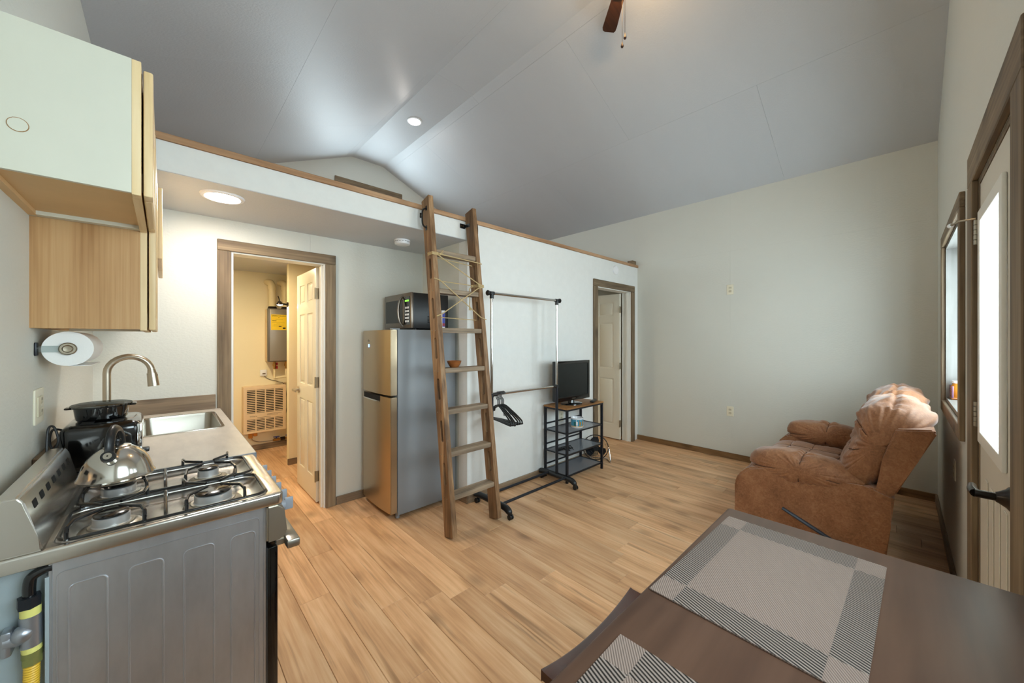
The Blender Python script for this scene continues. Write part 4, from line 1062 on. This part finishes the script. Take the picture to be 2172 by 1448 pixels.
wh = thing('water_heater', 'grey tankless water heater with yellow tag inside the bathroom', 'water heater', (1.1, BW, 1.12))
hx0, hx1, hz0, hz1, hy = .938, 1.29, 1.118, 1.79, BW-.20
MB().box(hx0+.006, hx1-.006, hy+.05, BW, hz0+.005, hz1-.004, .006, 2).build('rear_case', 'tan', wh)
MB().box(hx0, hx1, hy+.002, hy+.052, hz0, hz1, .010, 3).build('casing', 'greysd', wh)
MB().box(hx0+.022, hx1-.13, hy-.004, hy+.004, hz0+.012, hz1-.012, .004, 2).build('front_panel', 'greyst', wh)
MB().box(hx1-.122, hx1-.006, hy-.004, hy+.004, hz0+.012, hz1-.012, .004, 2).build('side_strip', 'greyst', wh)
cp = MB().box(1.175, 1.215, hy-.008, hy-.003, 1.198, 1.262, .002, 1).build('controller', 'blackm', wh)
MB().box(1.180, 1.210, hy-.010, hy-.0075, 1.237, 1.257).build('display', 'redlcd', cp)
for r in range(2):
    for c_ in range(2): MB().box(1.182+c_*.015, 1.192+c_*.015, hy-.010, hy-.0075, 1.204+r*.014, 1.214+r*.014).build('key', 'whitep', cp)
text('brand_mark', 'Rinnai', .026, lambda u, v, w: Vector((1.205+u, hy-.0045-w, 1.165+v)), 'redp', wh)
tg = MB().box(.972, 1.140, hy-.0062, hy-.0045, 1.518, 1.712).build('energy_tag', 'tag', wh)
tf = lambda x, z: (lambda u, v, w: Vector((x+u, hy-.0066-w, z+v)))
text('tag_title', 'ENERGYGUIDE', .0225, tf(1.056, 1.695), 'ink', tg)
MB().cyl((1.056, hy-.0068, 1.676), (1.056, hy-.0060, 1.676), .006, n=3).build('tag_mark', 'ink', tg)
for x0, x1, z, h in ((1.02, 1.10, 1.652, .0016), (.985, 1.03, 1.634, .005), (.985, 1.12, 1.612, .0012), (1.03, 1.07, 1.596, .0012), (1.0, 1.11, 1.582, .0014), (1.055, 1.085, 1.564, .010), (.985, 1.05, 1.568, .0012), (1.10, 1.13, 1.542, .018)):
    MB().box(x0, x1, hy-.0069, hy-.0061, z-h/2, z+h/2).build('tag_print', 'ink', tg)
for k, x in enumerate((1.0, 1.145)):
    pv = MB().tube(bez([(x+.005, BW-.105, hz1+.01), (x, BW-.105, 2.05), (x, BW-.105, 2.085), (x-.012, BW-.075, 2.125), (x-.03, BW-.02, 2.135), (x-.035, BW-.002, 2.135)], 6), .040, 20).build('vent_pipe', 'pvc', wh)
    MB().lathe([(.046, 0), (.046, .05), (.041, .052)], (x, BW-.105, 2.035), 28).build('coupling', 'pvc', pv)
    MB().lathe([(.05, 0), (.052, .012), (.046, .024), (.044, .03)], (x+.005, BW-.105, hz1-.002), 24).build('collar', 'bronze', pv)
for x, hm in ((1.03, 'redp'), (1.16, 'blackp')):
    v = MB().cyl((x, BW-.09, 1.02), (x, BW-.09, 1.118), .013, n=14).build('valve', 'brassm', wh)
    MB().cyl((x, BW-.09, 1.055), (x, BW-.09, 1.085), .020, n=6).build('valve_nut', 'brassm', v)
    for q in (1.04, 1.085): MB().box(x+.016, x+.036, BW-.10, BW-.075, q-.018, q+.018, .003, 1).build('valve_handle', hm, v)
    MB().cyl((x, BW-.09, .90), (x, BW-.09, 1.02), .012, n=14).build('water_pipe', 'pvc', v)
MB().tube([(1.03, BW-.09, .905), (1.16, BW-.09, .915), (1.7, BW-.09, .93)], .013, 12).build('cross_pipe', 'pvc', wh)

t = thing('thermostat', 'small white thermostat on the bathroom wall', 'thermostat', (.924, BW, .94))
MB().box(.888, .960, BW-.025, BW, .935, 1.012, .004, 2).build('body', 'whitep', t)
MB().box(.912, .945, BW-.0265, BW-.0245, .955, .970).build('label_strip', 'greyink', t)
MB().tube(bez([(.93, BW-.006, .936), (.98, BW-.006, .89), (1.08, BW-.006, .85), (1.16, BW-.006, .80), (1.185, BW-.006, .6), (1.17, BW-.006, .40), (1.08, BW-.006, .28), (.95, BW-.006, .24)], 8), .0035, 6).build('wire', 'greysd', t)
t = thing('gas_pipe', 'brass gas line with blue valve levers along the bathroom baseboard', 'pipe', (1.1, BW-.05, .1))
MB().tube(bez([(.795, BW-.07, .19), (.80, BW-.06, .15), (.86, BW-.045, .112), (.95, BW-.045, .10), (1.02, BW-.045, .10)], 8), .006, 8).build('copper_line', 'hinge', t)
MB().cyl((1.02, BW-.045, .10), (1.6, BW-.045, .115), .013, n=14).build('pipe', 'brassm', t)
for x in (1.06, 1.20):
    v = MB().cyl((x-.028, BW-.045, .103), (x+.028, BW-.045, .105), .019, n=8).build('valve', 'brassm', t)
    MB().box(x-.035, x+.035, BW-.055, BW-.035, .135, .145, .002, 1).build('valve_lever', 'bluep', v)
    MB().cyl((x, BW-.045, .11), (x, BW-.045, .137), .008, n=10).build('valve_stem', 'bluep', v)
MB().cyl((1.105, BW-.045, .104), (1.155, BW-.045, .106), .022, n=16).build('union', 'bronze', t)
t = thing('wall_sconce', 'bronze swivel lamp on the bathroom partition end', 'lamp', (1.015, 4.74, 1.79))
MB().cyl((1.015, 4.74, 1.79), (1.003, 4.74, 1.79), .028, n=24).build('wall_plate', 'bronze', t)
MB().cyl((1.003, 4.74, 1.79), (.965, 4.74, 1.795), .010, n=12).build('arm', 'bronze', t)
MB().lathe([(.010, .035), (.022, .025), (.034, .0), (.035, -.008)], (.935, 4.74, 1.79), 24, cap=False).build('shade', 'bronze', t)
MB().lathe([(.001, -.016), (.02, -.011), (.030, -.004)], (.935, 4.74, 1.79), 20).build('bulb', 'led', t)
MB().tube([(.935, 4.74, 1.822), (.928, 4.74, 1.85), (.918, 4.74, 1.88)], .005, 8).build('stem', 'bronze', t)
t = thing('shower_curtain', 'patterned tan shower curtain hanging behind the bathroom door', 'curtain', (1.5, 3.9, .05))
pl = [(1.12+.055*k, 4.15+.02*math.sin(k*1.9)) for k in range(13)]
mb = MB()
mb.ring_loft([[Vector((x, y, z)) for x, y in pl]+[Vector((x, y+.003, z)) for x, y in pl[::-1]] for z in (.06, .7, 1.4, 1.98)])
mb.build('cloth', 'curtain', t); MB().cyl((1.0, 4.15, 2.0), (XJ, 4.15, 2.0), .012).build('rod', 'chrome', t)

# ================================================================== LIVING CORNER
# --- clothes rack on castors
KX0, KX1, KY = 1.955, 2.785, 2.31
rk = thing('clothes_rack', 'rolling clothes rack with chrome bars and black base', 'clothes rack', (2.37, 2.30, 0))
for x in (KX0, KX1):
    bp_ = bez([(x, 2.525, .070), (x, 2.46, .078), (x, 2.25, .078), (x, 2.15, .076), (x, 2.105, .060), (x, 2.088, .035)], 6)
    b = MB().tube(bp_, [.026]*(len(bp_)-6)+[.025, .024, .022, .02, .018, .016], 14, flat=.8).build('foot_beam', 'blackp', rk)
    for y in (2.085, 2.50):
        for s in (-1, 1): MB().cyl((x+s*.004, y, .021), (x+s*.016, y, .021), .021, n=20).build('castor', 'blackp', b)
    MB().cyl((x, KY, .08), (x, KY, .925), .0145, n=16).build('post_sleeve', 'blackm', rk)
    MB().cyl((x, KY, .925), (x, KY, 1.765), .0115, n=16).build('post', 'chrome', rk)
    jn = MB().cyl((x, KY, 1.735), (x, KY, 1.79), .017, n=16).build('top_joint', 'blackp', rk)
    sg = -1 if x == KX0 else 1
    MB().cyl((x-.022, KY, 1.778), (x+.022, KY, 1.778), .0165, n=16).build('collar', 'blackp', jn)
    MB().lathe([(.009, .018), (.011, .030), (.021, .034), (.023, .044), (.018, .050), (.001, .051)], n=20, mx=Matrix.Translation((x, KY, 1.778)) @ Matrix.Rotation(sg*math.pi/2, 4, 'Y')).build('end_knob', 'blackp', jn)
    MB().cyl((x, KY, .925), (x, KY, .958), .0185, n=16).build('middle_joint', 'blackp', rk)
    MB().cyl((x, KY, .945), (x-sg*.055, KY, .945), .0165, n=16).build('bar_socket', 'blackp', rk)
MB().cyl((KX0, KY, 1.778), (KX1, KY, 1.778), .0125, n=16).build('top_bar', 'chrome', rk)
MB().cyl((KX0+.02, KY, .945), (KX1-.02, KY, .945), .0115, n=16).build('middle_bar', 'chrome', rk)
for y in (2.195, 2.405): MB().cyl((KX0, y, .084), (KX1, y, .084), .0115, n=14).build('base_bar', 'blackm', rk)

def hanger_mesh():
    mb = MB()
    hk = [(0, .0, -.10), (0, .0, -.055), (0, .022, -.034), (0, .025, -.004), (0, .008, .016), (0, -.014, .012), (0, -.02, -.006)]
    mb.tube(bez([Vector(p) for p in hk], 5), .0035, 8)
    br = bez([Vector(p) for p in ((0, 0, -.095), (0, .10, -.135), (0, .195, -.190), (0, .212, -.212), (0, .195, -.226), (0, 0, -.222), (0, -.195, -.226), (0, -.212, -.212), (0, -.195, -.190), (0, -.10, -.135))], 5, closed=True)
    mb.tube(br, .0062, 8, closed=True)
    for s in (-1, 1): mb.tube([(0, s*.10, -.14), (0, s*.105, -.162), (0, s*.118, -.158), (0, s*.116, -.146)], .003, 6)
    return mb.mesh('hanger')
hm = hanger_mesh(); hlab = ['black plastic hanger nearest the left post of the clothes rack', 'second black hanger from the left post on the rack', 'third black hanger from the left post on the rack', 'fourth black hanger from the left post on the rack', 'fifth black hanger from the left post on the rack', 'black plastic hanger farthest from the left post of the rack']
for k in range(6):
    o = bpy.data.objects.new('clothes_hanger', hm); COL.objects.link(o)
    if not hm.materials: hm.materials.append(M['blackp'])
    o.location = (KX0+.066+k*.0135, KY+.002, .945); o.rotation_euler = (math.radians(RND.uniform(-2, 2)), 0, math.radians(-12+k*3))
    tag(o, hlab[k], 'hanger', 'hangers on the clothes rack')

# --- television stand
VX0, VX1, VY0, VY1, VZ = 2.836, 3.462, 2.222, 2.522, .73
vs = thing('tv_stand', 'small stand with wooden top and black mesh shelves', 'stand', ((VX0+VX1)/2, (VY0+VY1)/2, 0))
MB().box(VX0-.004, VX1+.004, VY0-.004, VY1+.002, VZ-.016, VZ, .002, 1).build('top', 'rust', vs)
for x in (VX0, VX1-.022):
    for y in (VY0, VY1-.022): MB().box(x, x+.022, y, y+.022, 0, VZ-.016, .001, 1).build('leg', 'blackm', vs)
for z in (.070, .275, .483):
    MB().box(VX0+.022, VX1-.022, VY0+.006, VY1-.006, z-.002, z, 0).build('mesh_shelf', 'meshs', vs)
    fr_ = MB()
    fr_.box(VX0+.022, VX1-.022, VY0+.002, VY0+.016, z-.010, z+.002); fr_.box(VX0+.022, VX1-.022, VY1-.016, VY1-.002, z-.010, z+.002)
    fr_.box(VX0+.002, VX0+.016, VY0+.022, VY1-.022, z-.010, z+.002); fr_.box(VX1-.016, VX1-.002, VY0+.022, VY1-.022, z-.010, z+.002)
    fr_.build('shelf_frame', 'blackm', vs)
    MB().cyl((VX0+.02, VY1-.011, z+.055), (VX1-.02, VY1-.011, z+.055), .008, n=10).build('guard_bar', 'blackm', vs)
for y in (VY0, VY1-.016): MB().box(VX0+.022, VX1-.022, y, y+.016, VZ-.032, VZ-.016).build('top_rail', 'blackm', vs)
for x in (VX0, VX1-.016): MB().box(x, x+.016, VY0+.022, VY1-.022, VZ-.032, VZ-.016).build('top_rail', 'blackm', vs)

# --- television
tv = thing('television', 'small flat black television on the stand', 'television', (3.085, 2.36, VZ), rotz=math.radians(-3))
MB().box(-.262, .262, -.022, .03, .045, .447, .008, 3).build('cabinet', 'blackp', tv, local=True)
obj('bezel', plate_mesh(rrect(-.264, .264, .043, .449, .008), [[(-.236, .088), (.236, .088), (.236, .420), (-.236, .420)]], XZW, -.030, -.021, .002), 'blackg', tv, local=True)
MB().box(-.237, .237, -.0235, -.0215, .087, .421).build('screen', 'screen', tv, local=True)
MB().cyl((0, .005, .012), (0, .005, .06), .035, .025, 20).build('neck', 'blackg', tv, local=True)
MB().lathe([(.001, .014), (.10, .014), (.125, .008), (.128, .001), (.001, .001)], n=40, mx=Matrix.Diagonal((1, .78, 1, 1))).build('base', 'blackg', tv, local=True)
cu = text('brand_mark', 'EMERSON', .013, lambda u, v, w: Vector((u, -.0305-w, .063+v)), 'hinge', None)
cu.parent = tv
rm = thing('remote_control', 'black remote control on the television stand', 'remote', (3.36, 2.275, VZ), rotz=math.radians(20))
MB().box(-.085, .085, -.022, .022, .001, .020, .006, 2).build('body', 'blackp', rm, local=True)
for k in range(5):
    for s in (-1, 1): MB().cyl((-.06+k*.022, s*.008, .019), (-.06+k*.022, s*.008, .0215), .004, n=8).build('button', 'greysd', rm, local=True)

# --- mug, cables
mg = thing('mug', 'wide white mug with painted llamas on the upper mesh shelf', 'mug', (3.145, 2.335, .483))
mc = Vector((3.145, 2.335, .4832))
MB().lathe([(.001, 0), (.060, 0), (.064, .006), (.066, .10), (.0635, .1015), (.061, .098), (.060, .010), (.001, .008)], mc, 48).build('cup', 'mugw', mg)
MB().tube(bez([mc+Vector((.06, .02, .085)), mc+Vector((.09, .03, .08)), mc+Vector((.095, .032, .05)), mc+Vector((.062, .02, .025))], 6), .006, 10).build('handle', 'mugw', mg)
def wrap(u0, u1, z0, z1, r, m, name, n=10):
    mb = MB(); rg = []
    for k in range(n+1):
        a = math.radians(u0+(u1-u0)*k/n)
        rg.append([mc+Vector((rr*math.cos(a), rr*math.sin(a), z)) for rr, z in ((r-.002, z0), (r, z0), (r+.0008, z1), (r-.001, z1))])
    mb.ring_loft(rg).build(name, m, mg)
wrap(150, 300, .020, .088, .0655, 'mugb', 'painted_sky', 24); wrap(186, 212, .020, .066, .0661, 'mugg', 'painted_bush'); wrap(150, 300, .010, .022, .0655, 'mugs', 'painted_ground', 24)
for a0, m1 in ((216, 'mugw'), (246, 'mugt'), (274, 'mugt')):
    wrap(a0-8, a0+8, .036, .066, .0668, m1, 'painted_llama'); wrap(a0-8, a0-3, .060, .084, .0668, m1, 'painted_llama')
    wrap(a0-7, a0-3, .016, .040, .0668, m1, 'painted_llama'); wrap(a0+3, a0+7, .016, .040, .0668, m1, 'painted_llama')
cb = thing('cable_bundle', 'black cables and adapter on the lower mesh shelf', 'cable', (2.95, 2.36, .275))
MB().box(2.875, 2.945, 2.36, 2.40, .2755, .300, .004, 1).build('adapter', 'blackp', cb)
for q in range(4):
    r = random.Random(q+3); p = [(2.945, 2.38, .29)]
    for k in range(6): p.append((2.93+.16*r.random(), 2.28+.15*r.random(), .280+(.035 if k % 3 == 1 else .002)*r.random()))
    MB().tube(bez(p, 7), .003, 6).build('cable', 'blackp', cb)

# --- small floor fan
FA = Vector((3.612, 2.42, .158)); an = math.atan2(-FA.y, -FA.x)
ff_ = thing('floor_fan', 'small black floor fan with chrome legs beside the stand', 'fan', (FA.x, FA.y, 0), rotz=an+math.pi/2)
# local: disc faces -y
def ringp(r, y, n=40, z=.158): return [Vector((r*math.cos(2*math.pi*k/n), y, z+r*math.sin(2*math.pi*k/n))) for k in range(n)]
MB().tube(ringp(.142, 0), .005, 8, closed=True).build('rim', 'blackp', ff_, local=True)
g_ = MB()
for r, y in ((.118, -.022), (.09, -.034), (.06, -.040), (.03, -.042)): g_.tube(ringp(r, y, 32), .0012, 5, closed=True)
for k in range(16):
    a = 2*math.pi*k/16; u = Vector((math.cos(a), 0, math.sin(a)))
    g_.tube([Vector((0, -.042, .158))+u*.02, Vector((0, -.040, .158))+u*.06, Vector((0, -.022, .158))+u*.118, Vector((0, 0, .158))+u*.142], .0012, 5)
g_.build('front_grille', 'blackp', ff_, local=True)
MB().cyl((0, -.046, .158), (0, -.041, .158), .024, n=20).build('badge', 'blackm', ff_, local=True)
MB().cyl((0, 0, .158), (0, .075, .158), .040, .034, 20).build('motor', 'blackp', ff_, local=True)
for k in range(3):
    a = 2*math.pi*k/3+.4
    T = Matrix.Translation((0, -.012, .158)) @ Matrix.Rotation(a, 4, 'Y') @ Matrix.Rotation(.45, 4, 'X')
    MB().prism([(.02, -.02), (.07, -.055), (.115, -.045), (.125, .01), (.10, .05), (.03, .03)], lambda u, v, w: T @ Vector((u, w, v)), -.0015, .0015).build('blade', 'blackm', ff_, local=True)
for s in (-1, 1):
    MB().tube(bez([Vector((s*.147, .0, .158)), Vector((s*.158, -.02, .10)), Vector((s*.165, -.05, .012)), Vector((s*.16, -.02, .008)), Vector((s*.13, .10, .008))], 6), .006, 10).build('leg', 'chrome', ff_, local=True)
    MB().cyl((s*.140, 0, .158), (s*.155, 0, .158), .012, n=14).build('pivot', 'chrome', ff_, local=True)
MB().tube([(-.13, .10, .008), (.13, .10, .008)], .006, 10).build('rear_bar', 'chrome', ff_, local=True)

# --- loveseat
LVX0, LVX1 = 2.95, 4.40
lv = thing('loveseat', 'brown suede reclining loveseat with puffy cushions', 'loveseat', ((LVX0+LVX1)/2, .35, 0))
def pillow(name, prof, x0, x1, p=3.0, nx=40, seams=(), xseams=(), amp=.006, seed=0, npf=12, gath=.0, fold=.0, lines=(), parent=None):
    """puffed cushion: (y,z) outline carried across x, closing at both ends, drawn in along its seams"""
    pts = [Vector((a, b, 0)) for a, b in prof]; pr = bez(pts, npf, closed=True)
    cen = sum(pr, Vector())/len(pr); rings = []; arc = [0.]
    for q0, q1 in zip(pr[:-1], pr[1:]): arc.append(arc[-1]+(q1-q0).length)
    for i in range(nx+1):
        s = -math.cos(math.pi*i/nx); f = max(1-abs(s)**p, 0)**(1/p); f = max(f, .03)
        x = (x0+x1)/2+s*(x1-x0)/2; rg = []
        for q, al in zip(pr, arc):
            r = q-cen; y, z = q.x, q.y; k = 1.
            for (fn, wd, dp) in seams: k -= dp*math.exp(-(fn(y, z)/wd)**2)
            for (xs, wd, dp) in xseams: k -= dp*math.exp(-((x-xs)/wd)**2)
            g = noise.noise(Vector((x*8+seed, y*8, z*8)))*amp*1.2
            if fold: g += fold*noise.noise(Vector((x*3.2+seed, al*24+2.5*noise.noise(Vector((x*5, al*3, seed))), seed)))
            if gath:
                for (fn, wd, dp) in seams:
                    w_ = math.exp(-(fn(y, z)/(wd*3.0))**2)
                    if w_ > .01: g += gath*w_*noise.noise(Vector((x*42+seed, al*5, 0)))
                e = math.exp(-((1-abs(s))/.22)**2)
                if e > .01: g += gath*1.2*e*noise.noise(Vector((seed, al*30, s)))
            rr = r*f*k; ln = rr.length
            if ln > 1e-6: rr *= (ln+g*f)/ln
            rg.append(Vector((x, cen.x+rr.x, cen.y+rr.y)))
        rings.append(rg)
    o = MB().ring_loft(rings).build(name, 'suede', parent or lv, ang=80)
    for fn in lines:
        v = [fn(q.x, q.y) for q in pr]
        for j in range(len(pr)):
            v0, v1 = v[j], v[(j+1) % len(pr)]
            if v0*v1 <= 0 and abs(v0) < .1 and abs(v1) < .1 and v0 != v1:
                t_ = abs(v0)/(abs(v0)+abs(v1))
                path = [rings[i][j].lerp(rings[i][(j+1) % len(pr)], t_) for i in range(4, nx-3)]
                MB().tube(path, .0022, 6).build('seam', 'seam', o)
    for (xs, wd, dp) in xseams:
        i = min(range(nx+1), key=lambda k: abs(rings[k][0].x-xs))
        MB().tube(rings[i], .0022, 6, closed=True).build('seam', 'seam', o)
    return o
sidep = [(.795, .035), (.815, .20), (.818, .383), (.796, .448), (.735, .512), (.62, .53), (.15, .535), (.11, .552), (.025, .522), (.040, .35), (.072, .035)]
for a, b in ((LVX0, LVX0+.20), (LVX1-.20, LVX1)):
    MB().prism(sidep, lambda u, v, w: Vector((w, u, v)), a, b, bev=.014).build('side_panel', 'suede', lv)
armp = [(.742, .565), (.70, .628), (.62, .655), (.52, .662), (.45, .660), (.337, .652), (.232, .622), (.158, .572), (.130, .535), (.207, .478), (.351, .452), (.51, .446), (.636, .472), (.72, .505)]
sm = [(lambda y, z: y-.445+.08*(z-.56), .016, .20), (lambda y, z: (z-(.520+.02*(y-.4)))*1., .010, .10)]
for k, (a, b) in enumerate(((LVX0-.022, LVX0+.245), (LVX1-.245, LVX1+.022))):
    ac = pillow('arm_cushion', armp, a, b, 2.6, 36, sm, seed=3+k*5, amp=.010, gath=.030, fold=.007, lines=[f_[0] for f_ in sm])
seatp = [(.14, .33), (.13, .45), (.30, .480), (.52, .487), (.70, .490), (.79, .455), (.815, .38), (.78, .30), (.45, .27)]
sseams = [(lambda y, z: (y-.32) if z > .4 else 1, .012, .10), (lambda y, z: (y-.52) if z > .4 else 1, .012, .10), (lambda y, z: (y-.68) if z > .4 else 1, .012, .10)]
for k, (a, b) in enumerate(((LVX0+.19, 3.675), (3.675, LVX1-.19))):
    pillow('seat_cushion', seatp, a, b, 5, 30, sseams, [((a+b)/2, .012, .04)], amp=.008, seed=20+k*7, gath=.014, lines=[f_[0] for f_ in sseams])
    footp = [(.70, .07), (.69, .20), (.71, .33), (.80, .345), (.835, .25), (.832, .12), (.80, .06)]
    pillow('footrest', footp, a+.004, b-.004, 6, 24, [(lambda y, z: (z-.21) if y > .76 else 1, .010, .05)], amp=.004, seed=40+k)
backp = [(.30, .45), (.285, .56), (.262, .66), (.225, .76), (.200, .86), (.178, .95), (.125, 1.02), (.040, 1.048), (-.055, 1.038), (-.118, .985), (-.128, .915), (-.040, .875), (-.012, .78), (.03, .66), (.095, .53), (.17, .44)]
bseams = [(lambda y, z: z-(.735-.35*(y-.2)), .017, .15), (lambda y, z: (z-(.915-.25*(y-.15))) if y > -.02 else 1, .017, .12), (lambda y, z: (y-.02) if z > .95 else 1, .016, .07)]
for k, (a, b) in enumerate(((LVX0+.03, 3.672), (3.678, LVX1-.03))):
    pillow('back_cushion', backp, a, b, 3.4, 44, bseams, [], amp=.014, seed=60+k*9, gath=.034, fold=.016, lines=[f_[0] for f_ in bseams[:2]])
def gusset(pts, x, name='gusset_seam'):
    MB().tube(bez([Vector((x+dx, y, z)) for y, z, dx in pts], 6), .003, 6).build(name, 'seam', lv)
MB().prism([(.11, .47), (.022, .531), (-.060, .73), (-.131, .900), (-.118, .918), (.02, .90), (.075, .72)], lambda u, v, w: Vector((w, u, v)), LVX0+.012, LVX1-.012, bev=.008).build('back_shell', 'suede', lv)
MB().box(LVX0+.20, LVX1-.20, .09, .76, .04, .33, .01, 1).build('base', 'suede', lv)
lvr = MB().tube([(2.93, .255, .172), (2.915, .372, .234), (2.910, .455, .274), (2.91, .531, .309)], [.011, .012, .012, .010], 10, flat=.6).build('recliner_lever', 'lever', lv)
MB().cyl((2.952, .255, .172), (2.925, .255, .172), .022, n=16).build('lever_pivot', 'lever', lvr)
for x in (LVX0+.06, LVX1-.06):
    for y in (.14, .72): MB().cyl((x, y, 0), (x, y, .05), .025, n=14).build('foot', 'blackp', lv)

# --- dining table, placemats and stool
TX0_, TX1_, TYa, TYb, TZt = .16, 1.222, YD+.022, .354, .90
tb = thing('dining_table', 'dark brown counter height table by the outside door', 'table', ((TX0_+TX1_)/2, (TYa+TYb)/2, 0))
obj('tabletop', plate_mesh(rrect(TX0_, TX1_, TYa, TYb, .012), [], XY, TZt-.032, TZt, .004), 'table', tb)
ap = MB(); ap.box(TX0_+.07, TX1_-.07, TYa+.03, TYa+.05, TZt-.12, TZt-.033); ap.box(TX0_+.07, TX1_-.07, TYb-.06, TYb-.04, TZt-.12, TZt-.033)
ap.box(TX0_+.04, TX0_+.06, TYa+.07, TYb-.08, TZt-.12, TZt-.033); ap.box(TX1_-.06, TX1_-.04, TYa+.07, TYb-.08, TZt-.12, TZt-.033)
ap.build('apron', 'table', tb)
for x in (TX0_+.03, TX1_-.085):
    for y in (TYa+.02, TYb-.085): MB().box(x, x+.055, y, y+.055, 0, TZt-.033, .004, 2).build('leg', 'stool', tb)
def placemat(label, cx, cy, rot):
    L2, W2_, bl, bw_ = .225, .156, .062, .046
    xs = [-L2, -L2+bl, L2-bl, L2]; ys_ = [-W2_, -W2_+bw_, W2_-bw_, W2_]
    mb = MB(); V = {}
    for zz in (0, 1):
        for a in range(4):
            for b in range(4): V[a, b, zz] = mb.bm.verts.new((xs[a], ys_[b], .0022*zz))
    for a in range(3):
        for b in range(3):
            f = mb.bm.faces.new((V[a, b, 1], V[a+1, b, 1], V[a+1, b+1, 1], V[a, b+1, 1]))
            f.material_index = 1 if (a == 1) != (b == 1) else 0
            mb.bm.faces.new((V[a, b, 0], V[a, b+1, 0], V[a+1, b+1, 0], V[a+1, b, 0]))
    rim = [(a, 0) for a in range(3)]+[(3, b) for b in range(3)]+[(a, 3) for a in range(3, 0, -1)]+[(0, b) for b in range(3, 0, -1)]
    for (a, b), (c_, d_) in zip(rim, rim[1:]+rim[:1]): mb.bm.faces.new((V[a, b, 0], V[c_, d_, 0], V[c_, d_, 1], V[a, b, 1]))
    me = mb.mesh('placemat', smooth=False)
    o = bpy.data.objects.new('placemat', me); COL.objects.link(o); me.materials.append(M['weavel']); me.materials.append(M['weaved'])
    o.location = (cx, cy, TZt+.0008); o.rotation_euler = (0, 0, rot)
    tag(o, label, 'placemat', 'woven placemats on the table')
placemat('woven checked placemat lying flat near the far table corner', .926, .184, math.radians(-1.6))
placemat('woven checked placemat cut off by the bottom edge of the photo', .338, .166, math.radians(1.0))

sx0_, sx1_, sy0_, sy1_, sz_ = .655, 1.078, .315, .592, .62
so_ = thing('saddle_stool', 'dark wooden saddle stool tucked under the table', 'stool', ((sx0_+sx1_)/2, (sy0_+sy1_)/2, 0))
mb = MB(); rg = []
for k in range(17):
    u = -1+2*k/16; x = (sx0_+sx1_)/2+u*(sx1_-sx0_)/2; zt = sz_-.028*(1-u*u); e = .010*max(0, abs(u)-.85)/.15
    rg.append([Vector((x, y, z)) for y, z in ((sy0_+.006, zt-.042+e), (sy0_, zt-.036), (sy0_, zt-.008), (sy0_+.010, zt-e), (sy1_-.010, zt-e), (sy1_, zt-.008), (sy1_, zt-.036), (sy1_-.006, zt-.042+e))])
mb.ring_loft(rg).build('seat', 'stool', so_, ang=40)
for sx in (-1, 1):
    for sy in (-1, 1):
        cx, cy = (sx0_+sx1_)/2, (sy0_+sy1_)/2
        MB().prism([(-.018, -.018), (.018, -.018), (.018, .018), (-.018, .018)], lambda u, v, w: Vector((cx+sx*(.20-.05*w/.57)+u, cy+sy*(.125-.035*w/.57)+v, w)), 0, .566).build('leg', 'stool', so_)
    MB().box(cx+sx*.18-.010, cx+sx*.18+.010, cy-.105, cy+.105, .20, .235, .003, 1).build('stretcher', 'stool', so_)
for sy in (-1, 1): MB().box(cx-.165, cx+.165, cy+sy*.102-.010, cy+sy*.102+.010, .30, .335, .003, 1).build('stretcher', 'stool', so_)

# --- trinket on the window sill
oc = Vector((3.93, YD-.055, WZ0+.0205))
t = thing('sill_trinket', 'small amber jar in a brown basket on the window sill', 'trinket', tuple(oc))
MB().box(oc.x-.07, oc.x+.07, oc.y-.04, oc.y+.04, oc.z, oc.z+.012, .003, 1).build('tray', 'bowl', t)
MB().lathe([(.001, .012), (.036, .012), (.038, .03), (.038, .085), (.030, .10), (.030, .108)], oc, 24).build('jar', 'amber', t)
MB().lathe([(.032, .108), (.032, .122), (.001, .123)], oc, 24).build('jar_lid', 'whitep', t)
MB().tube([oc+Vector((.058+.0*k, .03*math.cos(k*math.pi/10), .052+.035*math.sin(k*math.pi/10))) for k in range(20)], .003, 6, closed=True).build('ring', 'rope', t)
for s in (-1, 1): MB().cyl(oc+Vector((.065*s, .033, .012)), oc+Vector((.065*s, .033, .09)), .005, n=10).build('post', 'purp', t)
for k in range(4): MB().cyl(oc+Vector((-.065, .034, .025+k*.016)), oc+Vector((.065, .034, .025+k*.016)), .003, n=8).build('rail', 'bowl', t)
